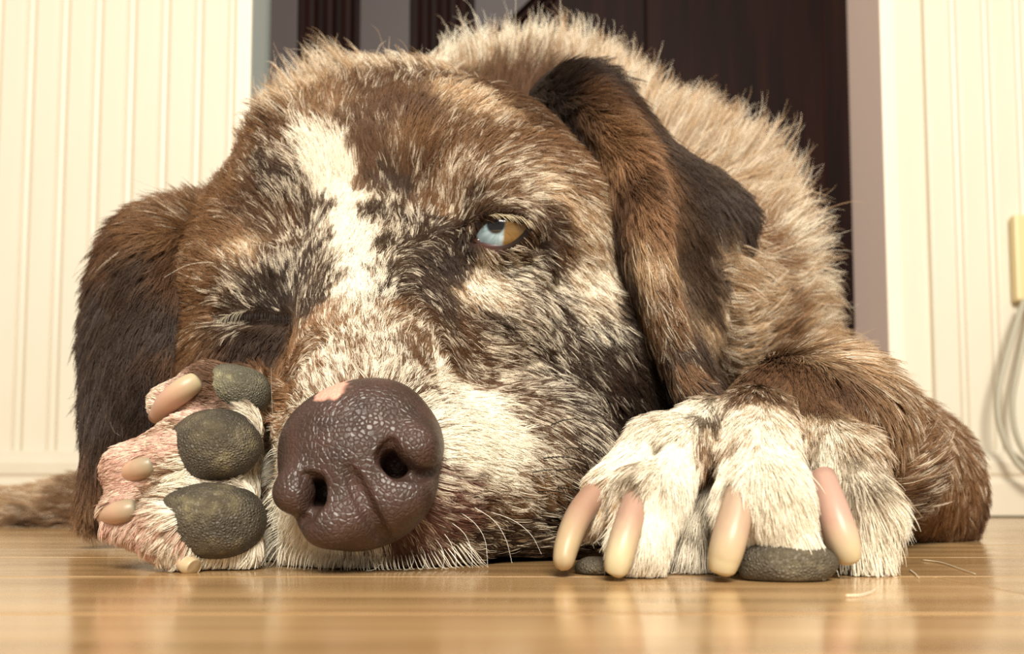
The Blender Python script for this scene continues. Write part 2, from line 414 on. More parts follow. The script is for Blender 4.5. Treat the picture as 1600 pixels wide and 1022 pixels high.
# left forelimb and upturned paw: pads towards the room
C((640, 790, .37, .04), (440, 770, .290, .026), .02)
C((440, 750, .285, .026), (360, 745, .268, .018), .010)
S(360, 825, .264, .017, .008); S(360, 700, .264, .016, .008)
toe([(400, 630, .262, .011), (330, 618, .258, .0095), (268, 632, .258, .0070)])
toe([(385, 698, .252, .0115), (290, 706, .247, .0112), (205, 735, .247, .0085)])
toe([(385, 818, .250, .0135), (290, 818, .243, .0122), (200, 800, .243, .0080)])
toe([(400, 872, .252, .0085), (310, 870, .246, .0075)])
fld.chain([(W(140, 768, .236), .0034), (W(280, 762, .232), .0036), (W(420, 756, .238), .003)], .004, True)
fld.chain([(W(200, 672, .242), .0032), (W(320, 650, .240), .0034), (W(430, 648, .242), .003)], .004, True)
for dd_ in (.238, .248, .258, .268): fld.chain([(W(424, 600, dd_ + .012), .0032), (W(419, 740, dd_), .0046), (W(424, 900, dd_), .0052)], .003, True)
# eye sockets
fld.ell(eyeR, .0125, .004, sub=True)
fld.chain([(W(340, 500, .318), .0010), (W(392, 497, .308), .0014), (W(450, 502, .300), .0010)], .005, sub=True)
fld.floor(0.0012)
BV, BQ = fld.mesh(2)
del fld
BN = vnormals(BV, BQ)
M_skin = mat('dog_skin', srgb(120, 85, 65), 0.7, 0.2)
body = part('body', mesh_from('body', BV, BQ), M_skin)
print('body verts', len(BV))

# ------------------------------------------------------------------ ears: folded flaps of real thickness
def sheet(rows, nu, nv, thick, name):
    G = np.array([crom([W(*p) for p in r], nu) for r in rows])          # rows x nu x 3
    G = np.stack([crom(G[:, j], nv) for j in range(nu)], 1)             # nv x nu x 3
    du = np.gradient(G, axis=1); dv = np.gradient(G, axis=0); N = unit(np.cross(dv, du))
    s = np.linspace(0, 1, nu); t = np.linspace(0, 1, nv)
    edge = np.minimum(np.minimum(s, 1 - s)[None, :] * 7, np.minimum(1, (1 - t) * 9)[:, None]); th = thick * np.sqrt(np.clip(edge, 0.02, 1))[..., None]
    A = (G - N * th / 2).reshape(-1, 3); B = (G + N * th / 2).reshape(-1, 3); n = nu * nv
    ii = np.arange(n).reshape(nv, nu)
    q = np.stack([ii[:-1, :-1], ii[:-1, 1:], ii[1:, 1:], ii[1:, :-1]], -1).reshape(-1, 4)
    Q = [q, q[:, ::-1] + n]
    ring = np.concatenate([ii[0, :-1], ii[:-1, -1], ii[-1, :0:-1], ii[:0:-1, 0]])
    nx = np.roll(ring, -1); Q.append(np.stack([nx, ring, ring + n, nx + n], 1))
    V = np.vstack([A, B]); Q = np.vstack(Q)
    me = mesh_from(name, V, Q); fix_normals(me)
    V = np.array([v.co for v in me.vertices]); Q = np.array([p.vertices[:] for p in me.polygons])
    return me, V, Q
earR_rows = [
    [(826, 150, .385), (880, 112, .378), (940, 118, .385), (990, 165, .40)],
    [(850, 195, .376), (925, 160, .342), (985, 195, .352), (1055, 238, .395)],
    [(888, 262, .366), (980, 238, .322), (1022, 262, .338), (1120, 275, .392)],
    [(925, 328, .354), (1008, 318, .310), (1036, 335, .334), (1172, 325, .385)],
    [(955, 392, .344), (1020, 392, .308), (1044, 415, .332), (1160, 405, .375)],
    [(990, 460, .334), (1034, 466, .308), (1057, 482, .328), (1128, 478, .358)],
    [(1028, 535, .328), (1054, 541, .310), (1073, 541, .322), (1098, 528, .340)],
    [(1062, 597, .322), (1080, 600, .310), (1094, 597, .318), (1110, 587, .328)],
    [(1090, 626, .316), (1100, 628, .311), (1108, 626, .316), (1120, 616, .322)]]
earL_rows = [
    [(370, 320, .390), (345, 325, .385), (315, 330, .385), (290, 340, .40)],
    [(350, 360, .368), (290, 345, .352), (240, 345, .358), (205, 365, .385)],
    [(335, 420, .355), (275, 415, .336), (210, 400, .345), (165, 420, .375)],
    [(330, 510, .352), (265, 510, .332), (195, 500, .338), (143, 510, .365)],
    [(310, 600, .350), (255, 600, .332), (190, 605, .336), (140, 600, .355)],
    [(275, 690, .348), (230, 690, .334), (180, 700, .336), (142, 690, .348)],
    [(220, 760, .345), (190, 765, .338), (160, 765, .339), (136, 755, .346)],
    [(165, 805, .343), (150, 808, .340), (140, 806, .340), (128, 800, .343)]]
M_earskin = mat('ear_skin', srgb(62, 45, 36), 0.7, 0.2)
meR, ERV, ERQ = sheet(earR_rows, 40, 90, 0.0065, 'ear'); earR = part('ear', meR, M_earskin)
meL, ELV, ELQ = sheet(earL_rows, 36, 80, 0.0075, 'ear'); earL = part('ear', meL, M_earskin)
earR['label'] = 'folded dark brown ear hanging beside the open eye'; earL['label'] = 'dark brown ear hanging behind the upturned paw'

# ------------------------------------------------------------------ nose
th = math.radians(21)
nf = unit(np.array([0.02, -1.0, 0.10])); nr = np.array([math.cos(th), 0.02, math.sin(th)]); nr = unit(nr - nf * (nr @ nf)); nu_ = np.cross(nf, nr); nu_ = nu_ if nu_[2] > 0 else -nu_
NC = W(572, 731, .235)
g = np.arange(-0.034, 0.034, 0.00055)
nf_ = Field(g, g, g)                      # local axes: across, out of the face, up
NA = np.eye(3)
nf_.ell((0, 0, .0035), (.0230, .0150, .0185), .004)
nf_.ell((0, -.003, .014), (.018, .012, .010), .008)
nf_.ell((-.0020, .001, -.0092), (.0180, .0118, .0128), .006)
nf_.ell((-.0150, .0015, -.0090), (.0062, .0070, .0062), .004)
MU = -.0026                               # the tip is turned a little: its middle line sits off centre
for s in (-1, 1):
    nf_.ell((MU * .5 + s * (.0158 if s > 0 else .0142), .0056, .0000), (.0074, .0082, .0076), .003)
    nf_.ell((MU + s * .0085, .0085, -.0125), (.0085, .0058, .0060), .005)
def front_y(z, x=0.0):
    col = nf_.F[np.searchsorted(g, x), :, np.searchsorted(g, z)]; k = np.where(col < 0)[0]; return g[k[-1]] if len(k) else 0.0
gr = [(np.array((x_, front_y(z_, x_) + .0003, z_)), .0016 if i else .0008) for i, (x_, z_) in enumerate(zip(np.linspace(MU - .0004, -.0010, 10), np.linspace(-.0010, -.0222, 10)))]
SL = {s: [(np.array((MU + s * x_, front_y(z_, MU + s * x_) + o_, z_)), r_) for x_, z_, r_, o_ in ((xq if (s > 0 or xq < .012) else .012 + (xq - .012) * .62, zq, rq, oq) for xq, zq, rq, oq in ((.0120, .0012, .0016, 0), (.0108, -.0018, .0036, .0004), (.0120, -.0052, .0034, .0004), (.0155, -.0084, .0020, 0), (.0198, -.0086, .0014, -.0002), (.0232, -.0058, .0010, -.0003)))] for s in (-1, 1)}
for s in (-1, 1):
    nf_.chain(SL[s] if s > 0 else SL[s][:5], .0012, True)
    nf_.chain([(np.array((MU + s * .0110, front_y(-.0035, MU + s * .0110), -.0035)), .0040), (np.array((MU + s * .0100, .001, -.0030)), .0032)], .0012, True)
    sb_ = MU + s * (.0178 if s > 0 else .0164); nf_.ell((sb_, front_y(-.0010, sb_) - .0044, -.0010), (.0056, .0056, .0056), .002)
nf_.chain(gr, .0018, True)
NV, NQ = nf_.mesh(2); del nf_
B3 = np.stack([nr, nf, nu_])              # rows: world axes of the local frame
NV = NC + (NV * 1.03) @ B3
NQ = NQ if np.linalg.det(B3) > 0 else NQ[:, ::-1]
M_nose = mat('nose_leather', srgb(84, 52, 46), 0.38, 0.5)
tc = nd(M_nose, 'ShaderNodeTexCoord'); vo = nd(M_nose, 'ShaderNodeTexVoronoi', Scale=700.0, feature='DISTANCE_TO_EDGE'); lk(M_nose, tc.outputs['Object'], vo.inputs['Vector'])
mr = nd(M_nose, 'ShaderNodeMapRange'); mr.inputs[1].default_value = 0.0; mr.inputs[2].default_value = 0.22; lk(M_nose, vo.outputs['Distance'], mr.inputs[0])
vf = nd(M_nose, 'ShaderNodeTexNoise', Scale=3000.0, Detail=2.0); lk(M_nose, tc.outputs['Object'], vf.inputs['Vector'])
ma = nd(M_nose, 'ShaderNodeMath', operation='MULTIPLY_ADD'); lk(M_nose, vf.outputs[0], ma.inputs[0]); ma.inputs[1].default_value = 0.25; lk(M_nose, mr.outputs[0], ma.inputs[2])
bp = nd(M_nose, 'ShaderNodeBump', Strength=0.42, Distance=0.0005); lk(M_nose, ma.outputs[0], bp.inputs['Height']); lk(M_nose, bp.outputs[0], BS(M_nose).inputs['Normal'])
at_ = nd(M_nose, 'ShaderNodeAttribute', attribute_name='col'); lk(M_nose, at_.outputs['Color'], BS(M_nose).inputs['Base Color'])
def set_col(me, cols):
    a = me.attributes.new('col', 'FLOAT_COLOR', 'POINT'); a.data.foreach_set('color', np.hstack([cols, np.ones((len(cols), 1))]).astype(np.float32).ravel())
me = mesh_from('nose', NV, NQ)
c0 = np.array(srgb(56, 41, 35)); c1 = np.array(srgb(78, 56, 48)); c2 = np.array(srgb(228, 168, 146))
nzv = vnoise(NV, 220, 3)[:, None]
ncol = c0 * (1 - nzv) + c1 * nzv
sp = np.linalg.norm((NV - W(528, 616, .238)) * [1, 0.4, 1.0], axis=1); sp = sp + (vnoise(NV, 500, 5) - .5) * .004
f = np.clip((.0058 - sp) / .0012, 0, 1)[:, None]; ncol = ncol * (1 - f) + c2 * f
set_col(me, ncol); nose = part('nose', me, M_nose); bvN = BVHTree.FromPolygons([tuple(q) for q in NV], NQ.tolist())
nose['label'] = 'pebbled brown nose with a small pink patch'

# ------------------------------------------------------------------ ray helpers on the modelled surfaces
def bvh_of(V, Q): return BVHTree.FromPolygons([tuple(v) for v in V], [tuple(q) for q in Q])
bvB, bvR, bvL = bvh_of(BV, BQ.tolist()), bvh_of(ERV, ERQ.tolist()), bvh_of(ELV, ELQ.tolist())
CAM = Vector((0, 0, CAM_H))
def ray(px, py): return Vector(unit(W(px, py, 1.0) - np.array(CAM)))
def hit(bv, px, py):
    loc, n, i, d = bv.ray_cast(CAM, ray(px, py)); return (None, None) if loc is None else (np.array(loc), np.array(n))
def near(bv, px, py):
    h, n = hit(bv, px, py)
    if h is not None: return h, n
    best = None; dr = ray(px, py)
    for t in np.linspace(.2, .75, 56):
        loc, n, i, d = bv.find_nearest(CAM + dr * float(t), .05)
        if loc is not None and (best is None or d < best[0]): best = (d, np.array(loc), np.array(n))
    return (None, None) if best is None else best[1:]

# ------------------------------------------------------------------ open eye
M_eye = mat('eye', (1, 1, 1), 0.12, 0.6); a_ = nd(M_eye, 'ShaderNodeAttribute', attribute_name='col'); lk(M_eye, a_.outputs['Color'], BS(M_eye).inputs['Base Color'])
BS(M_eye).inputs['Coat Weight'].default_value = 1.0; BS(M_eye).inputs['Coat Roughness'].default_value = 0.02
RE = 0.0118
gaze = unit(W(781, 354, .288) - eyeR)
ga = unit(np.cross(gaze, (0, 0, 1))); ga = ga if ga[0] > 0 else -ga; gb = np.cross(ga, gaze); gb = gb if gb[2] > 0 else -gb
nu2, nv2 = 96, 72; V = []
for i in range(nv2 + 1):
    ph = math.pi * (i / nv2) ** 1.6
    for j in range(nu2):
        t = 2 * math.pi * j / nu2; bulge = 1 + 0.035 * max(0, 1 - (ph / 0.72) ** 2)
        V.append(((ga * math.cos(t) + gb * math.sin(t)) * math.sin(ph) + gaze * math.cos(ph)) * RE * bulge)
V = np.array(V); Fs = [(i * nu2 + j, i * nu2 + (j + 1) % nu2, (i + 1) * nu2 + (j + 1) % nu2, (i + 1) * nu2 + j) for i in range(nv2) for j in range(nu2)]
x = V @ ga; y = V @ gb; r = np.hypot(x, y); front = V @ gaze > 0
an = np.arctan2(y, x); fib = vnoise(np.stack([an * 9, r * 300, 0 * r], 1), 1.0, 2)[:, None]
blue = np.array(srgb(160, 186, 196)) * (0.75 + 0.4 * fib); amber = np.array(srgb(142, 110, 62)) * (0.7 + 0.5 * fib)
sx = np.clip((x - 0.12 * y - 0.0010) / 0.0008, 0, 1)[:, None]
cl = blue * (1 - sx) + amber * sx
pup = np.clip((0.0038 - np.hypot(x + .0016, (y - .0016) * .95)) / .0008, 0, 1)[:, None]; cl = cl * (1 - pup) + np.array([.006, .006, .008]) * pup
lim = np.clip((r - 0.0083) / 0.0012, 0, 1)[:, None]; cl = cl * (1 - lim) + np.array(srgb(70, 50, 44)) * lim
cl[~front] = srgb(150, 120, 110)
me = mesh_from('eyeball', V + eyeR, Fs); fix_normals(me); set_col(me, cl); eye = part('eyeball', me, M_eye); eye['label'] = 'eye with a half blue, half amber iris'
# lids: a ring of skin from the eye's margin out into the face
opening = [(741, 377), (748, 361), (762, 349), (783, 346), (805, 348), (826, 352), (818, 363), (806, 374), (790, 382.5), (770, 382), (754, 379)]
def closed(P, n):
    P = np.array(P, float); E = np.vstack([P, P, P]); s = crom(E, len(E) * 40)
    s = s[len(P) * 40 - 20: 2 * len(P) * 40 + 20]; c = np.array([783, 364]); a = np.arctan2(s[:, 1] - c[1], s[:, 0] - c[0])
    out = []
    for k in range(n):
        t = -math.pi + 2 * math.pi * k / n; j = np.argmin(np.abs((a - t + math.pi) % (2 * math.pi) - math.pi)); out.append(s[j])
    return np.array(out)
NL = 64; inner = closed(opening, NL)
def on_sphere(px, py, R):
    o = np.array(CAM); d = np.array(ray(px, py)); oc = o - eyeR; b = oc @ d; q = b * b - (oc @ oc - R * R)
    t = -b - math.sqrt(max(q, 0)); return o + d * t
LV = []; tl = [0, .06, .14, .26, .42, .6, .8, 1.0]
for k in range(NL):
    t = -math.pi + 2 * math.pi * k / NL; c = np.array([783 + 78 * math.cos(t), 362 + 64 * math.sin(t)])
    p0 = on_sphere(*inner[k], RE * 1.02); h0, n0 = hit(bvB, *c)
    h0 = W(*c, .31) if h0 is None else h0
    up = max(0, -math.sin(t)); dirc = unit(eyeR - np.array(CAM))
    h1 = h0 + dirc * .0008
    for q in tl:
        lift = math.sin(math.pi * q) * (.0010 + .0030 * up) + (.0006 if 0 < q < .5 else 0)
        pt = p0 * (1 - q) + h1 * q - dirc * lift * .6
        dv_ = pt - eyeR; dn = np.linalg.norm(dv_); mn = RE * (1.02 + .05 * min(1, q * 6))
        LV.append(eyeR + dv_ / dn * max(dn, mn))
nl = len(tl); LV = np.array(LV)
LQ = np.array([(k * nl + j, k * nl + j + 1, ((k + 1) % NL) * nl + j + 1, ((k + 1) % NL) * nl + j) for k in range(NL) for j in range(nl - 1)])
me = mesh_from('eyelid', LV, LQ); fix_normals(me)
LQ = np.array([p.vertices[:] for p in me.polygons])
if (vnormals(LV, LQ) * (np.array(CAM) - LV)).sum() < 0: LQ = LQ[:, ::-1].copy(); me.flip_normals()
M_lid = mat('eyelid_skin', srgb(58, 38, 34), 0.4, 0.5)
a_ = nd(M_lid, 'ShaderNodeAttribute', attribute_name='col'); lk(M_lid, a_.outputs['Color'], BS(M_lid).inputs['Base Color'])
lid = part('eyelid', me, M_lid)
lc = np.tile(np.array(srgb(34, 24, 21)), (len(LV), 1)); lo = np.exp(-((LV - W(760, 392, .295)) ** 2).sum(1) / (.006 ** 2))[:, None]
lc = lc * (1 - lo * .8) + np.array(srgb(84, 50, 44)) * lo * .8; set_col(me, lc)
part('tear_duct', (lambda b: b)(mesh_from('tear_duct', *(lambda: (np.array([on_sphere(747, 376, RE * 1.0) + np.array([math.cos(a) * math.cos(b) * .0019, .0001 + math.sin(b) * .0007, math.sin(a) * math.cos(b) * .0012]) for b in np.linspace(-1.5, 1.5, 7) for a in np.linspace(0, 6.283, 12, endpoint=False)]),
     [(i * 12 + j, i * 12 + (j + 1) % 12, (i + 1) * 12 + (j + 1) % 12, (i + 1) * 12 + j) for i in range(6) for j in range(12)]))())), mat('tear_duct_skin', srgb(74, 46, 42), 0.12, 0.6))
# shut eye: the dark seam between its lids
pts = []
for px, py in ((338, 506), (362, 500), (392, 497), (422, 499), (452, 504)):
    h0, n0 = hit(bvB, px, py); pts.append(h0 + n0 * .0000)
part('closed_eyelid', tube_mesh('closed_eyelid', crom(pts, 24), .0008 * np.sin(np.linspace(.35, 2.8, 24)), 8), mat('lid_seam', srgb(38, 26, 22), 0.4, 0.4))

# ------------------------------------------------------------------ claws
M_claw = mat('claw', srgb(230, 205, 160), 0.4, 0.45)
BS(M_claw).inputs['Subsurface Weight'].default_value = 0.25; BS(M_claw).inputs['Subsurface Radius'].default_value = (.004, .002, .001); BS(M_claw).inputs['Subsurface Scale'].default_value = 0.5
a_ = nd(M_claw, 'ShaderNodeAttribute', attribute_name='col'); lk(M_claw, a_.outputs['Color'], BS(M_claw).inputs['Base Color'])
CLAWS = []
def claw(pts, radii, c_base, c_tip, mid=.55, sq=0.86):
    P = np.array([W(*p) for p in pts]); n = 26
    c = crom(P, n); rr = crom(np.array(radii)[:, None], n)[:, 0]
    e = np.linspace(0, 1, n) ** .8; c = np.stack([np.interp(e, np.linspace(0, 1, n), c[:, k]) for k in range(3)], 1); rr = np.interp(e, np.linspace(0, 1, n), rr)
    c[:, 2] = np.maximum(c[:, 2], rr * .5 + .0004); CLAWS.append((c, rr.copy()))
    rr = rr * np.sqrt(np.clip(1 - np.clip((e - .88) / .121, 0, 1) ** 2, 0.002, 1))
    me = tube_mesh('claw', c, rr, 18, sq, upv=(0, 1, 0))
    V = np.array([v.co for v in me.vertices]); t = np.repeat(e, 18)[:, None] + (vnoise(V, 600, 4)[:, None] - .5) * .12
    f = np.clip((t - mid + .2) / .4, 0, 1); cc = np.array(srgb(*c_base)) * (1 - f) + np.array(srgb(*c_tip)) * f
    st = 0.86 + 0.28 * vnoise(np.stack([np.tile(np.arange(18), n) * 0.9, np.repeat(e * 2, 18), 0 * t[:, 0]], 1), 1.0, 9)[:, None]
    set_col(me, cc * st * .74); return part('claw', me, M_claw)
PK, IV = (200, 160, 138), (228, 210, 168)
claw([(942, 758, .237), (908, 800, .230), (887, 848, .223), (878, 891, .2195)], [.0044, .0044, .0040, .0030], (186, 146, 122), (206, 182, 142))
claw([(998, 775, .221), (977, 835, .213), (966, 875, .2105), (962, 898, .2110)], [.0044, .0044, .0041, .0032], PK, IV, .4)
claw([(1158, 772, .213), (1140, 840, .2075), (1131, 875, .2075), (1127, 898, .2080)], [.0046, .0050, .0046, .0034], (210, 178, 150), IV, .45)
claw([(1283, 745, .226), (1302, 805, .2180), (1318, 850, .2150), (1327, 882, .2155)], [.0042, .0050, .0048, .0032], (212, 170, 150), IV, .6)
claw([(246, 652, .254), (264, 628, .249), (288, 608, .247), (312, 594, .249)], [.0030, .0039, .0041, .0034], (214, 172, 146), (204, 190, 150), .7)
claw([(194, 744, .247), (208, 737, .242), (226, 730, .2390), (246, 723, .239)], [.0030, .0038, .0038, .0030], (216, 176, 144), (160, 152, 126), .72)
claw([(168, 808, .243), (182, 803, .238), (198, 798, .2350), (216, 793, .2355)], [.0030, .0038, .0038, .0030], (216, 176, 144), (160, 152, 126), .72)
claw([(282, 872, .238), (292, 880, .235), (300, 888, .233), (304, 895, .2325)], [.0030, .0032, .0030, .0024], (226, 196, 160), (214, 190, 150))

# ------------------------------------------------------------------ paw pads
M_pad = mat('paw_pad', srgb(78, 68, 52), 0.55, 0.4)
tc = nd(M_pad, 'ShaderNodeTexCoord'); vo = nd(M_pad, 'ShaderNodeTexVoronoi', Scale=1150.0, feature='DISTANCE_TO_EDGE'); lk(M_pad, tc.outputs['Object'], vo.inputs['Vector'])
bp = nd(M_pad, 'ShaderNodeBump', Strength=1.0, Distance=0.0008); lk(M_pad, vo.outputs['Distance'], bp.inputs['Height']); lk(M_pad, bp.outputs[0], BS(M_pad).inputs['Normal'])
a_ = nd(M_pad, 'ShaderNodeAttribute', attribute_name='col'); lk(M_pad, a_.outputs['Color'], BS(M_pad).inputs['Base Color'])
PADS = []
def pad(c, rx, ry, rz, rot, nrm, cols, point=0.0):
    c = W(*c); nrm = unit(nrm); a = np.array([math.cos(rot), 0, math.sin(rot)]); a = unit(a - nrm * (a @ nrm)); b = np.cross(a, nrm); b = b if b[2] > 0 else -b
    bm = bmesh.new(); bmesh.ops.create_icosphere(bm, subdivisions=4, radius=1); P = np.array([v.co for v in bm.verts])
    sh = 1 - point * np.clip(-P[:, 0], 0, 1) ** 2
    lump = 1 + 0.10 * (vnoise(P + len(PADS) * 3.1, 1.6, 11) - .5)
    sgn = lambda q, e: np.sign(q) * np.abs(q) ** e
    V = c + ((sgn(P[:, 0], .9) * rx * lump)[:, None] * a + (sgn(P[:, 1], .9) * ry * sh * lump)[:, None] * b + (P[:, 2] * rz * lump)[:, None] * nrm)
    V[:, 2] = np.maximum(V[:, 2], .0003)
    me = bpy.data.meshes.new('paw_pad'); bm.to_mesh(me); bm.free(); me.vertices.foreach_set('co', V.astype(np.float32).ravel()); me.update()
    n1 = np.clip(vnoise(V, 160, 21) * .8 + .42 * np.clip(P[:, 2], 0, 1) ** 1.5 - .1, 0, 1)[:, None]; n2 = vnoise(V, 1500, 22)[:, None]
    k0, k1, k2 = [np.array(srgb(*q)) for q in cols]
    cc = k0 * (1 - n1) + k1 * n1; f = np.clip((n2 * n1 * 2.2 - .75) * 1.0, 0, 1); cc = cc * (1 - f) + k2 * f
    set_col(me, cc); PADS.append((c, max(rx, ry, rz), BVHTree.FromPolygons([tuple(q) for q in V], [tuple(p.vertices) for p in me.polygons]))); return part('paw_pad', me, M_pad)
OL = ((46, 40, 32), (94, 84, 67), (132, 121, 90)); GY = ((70, 66, 54), (112, 106, 86), (150, 142, 108)); DK = ((62, 55, 45), (100, 90, 72), (128, 117, 92))
pad((370, 611, .256), .0108, .0080, .0085, -.25, (-.1, -1, .35), GY)
pad((334, 697, .244), .0138, .0110, .0100, .12, (-.05, -1, .15), OL, .12)
pad((328, 814, .2405), .0156, .0112, .0112, -.06, (0, -1, 0), OL, .15)
pad((1230, 882, .2125), .0125, .0060, .0070, 0, (0, -1, .1), DK)
pad((1345, 878, .229), .0070, .0052, .0060, 0.2, (0, -1, .1), DK)
pad((935, 889, .232), .0065, .0035, .0070, 0, (0, -1, .1), DK)

# ------------------------------------------------------------------ socket and cord on the right wall
M_sock = mat('yellowed_plastic', srgb(226, 208, 158), 0.4)
xs = W(1584, 400, YW - .01)[0]; z0, z1 = W(1584, 474, YW)[2], W(1584, 341, YW)[2]
so = bpy.data.objects.new('wall_socket', None); COL.objects.link(so); so.location = (xs + .04, YW - .002, (z0 + z1) / 2)
tag(so, 'yellowed cream wall socket at the right edge above the cord', 'socket')
for nm, d_ in (('socket_housing', box_mesh('socket_housing', -.04, .04, -.012, .0, -(z1 - z0) / 2, (z1 - z0) / 2, .003)), ('socket_face', box_mesh('socket_face', -.028, .028, -.016, -.010, -.028, .028, .002))):
    o = link(nm, d_, M_sock); o.parent = so
M_cord = mat('grey_cord', srgb(176, 170, 150), 0.45)
def cord(pts, r, name, label):
    P = crom([W(*p) for p in pts], 60); o = link(name, tube_mesh(name, P, [r] * 60, 10, upv=(0, 1, 0)), M_cord, None, True); tag(o, label, 'cord', 'cords hanging from the wall socket')
cord([(1600, 470, .885), (1590, 500, .88), (1572, 560, .875), (1560, 615, .872), (1561, 660, .870), (1575, 700, .868), (1600, 735, .865), (1650, 765, .86), (1700, 785, .83), (1760, 792, .80)], .0030, 'power_cord', 'grey cord bowing out below the wall socket, in front')
cord([(1612, 470, .889), (1602, 520, .887), (1590, 580, .884), (1582, 630, .883), (1588, 680, .882), (1612, 720, .880), (1670, 760, .872), (1740, 786, .84)], .0028, 'power_cord', 'thin grey cord hanging close to the skirting behind the bowed one')

# ------------------------------------------------------------------ coat: colour, length and lie of the hair
CODE = {'D': srgb(62, 45, 33), 'B': srgb(95, 67, 46), 'M': srgb(128, 94, 64), 'O': srgb(146, 108, 76), 'T': srgb(192, 158, 120), 'G': srgb(70, 57, 49), 'K': srgb(46, 33, 25), 'P': srgb(228, 186, 168), 'S': srgb(162, 148, 126), 'R': srgb(116, 80, 68)}
CREAM = np.array(srgb(230, 214, 189)); WHITE = np.array(srgb(248, 239, 218))
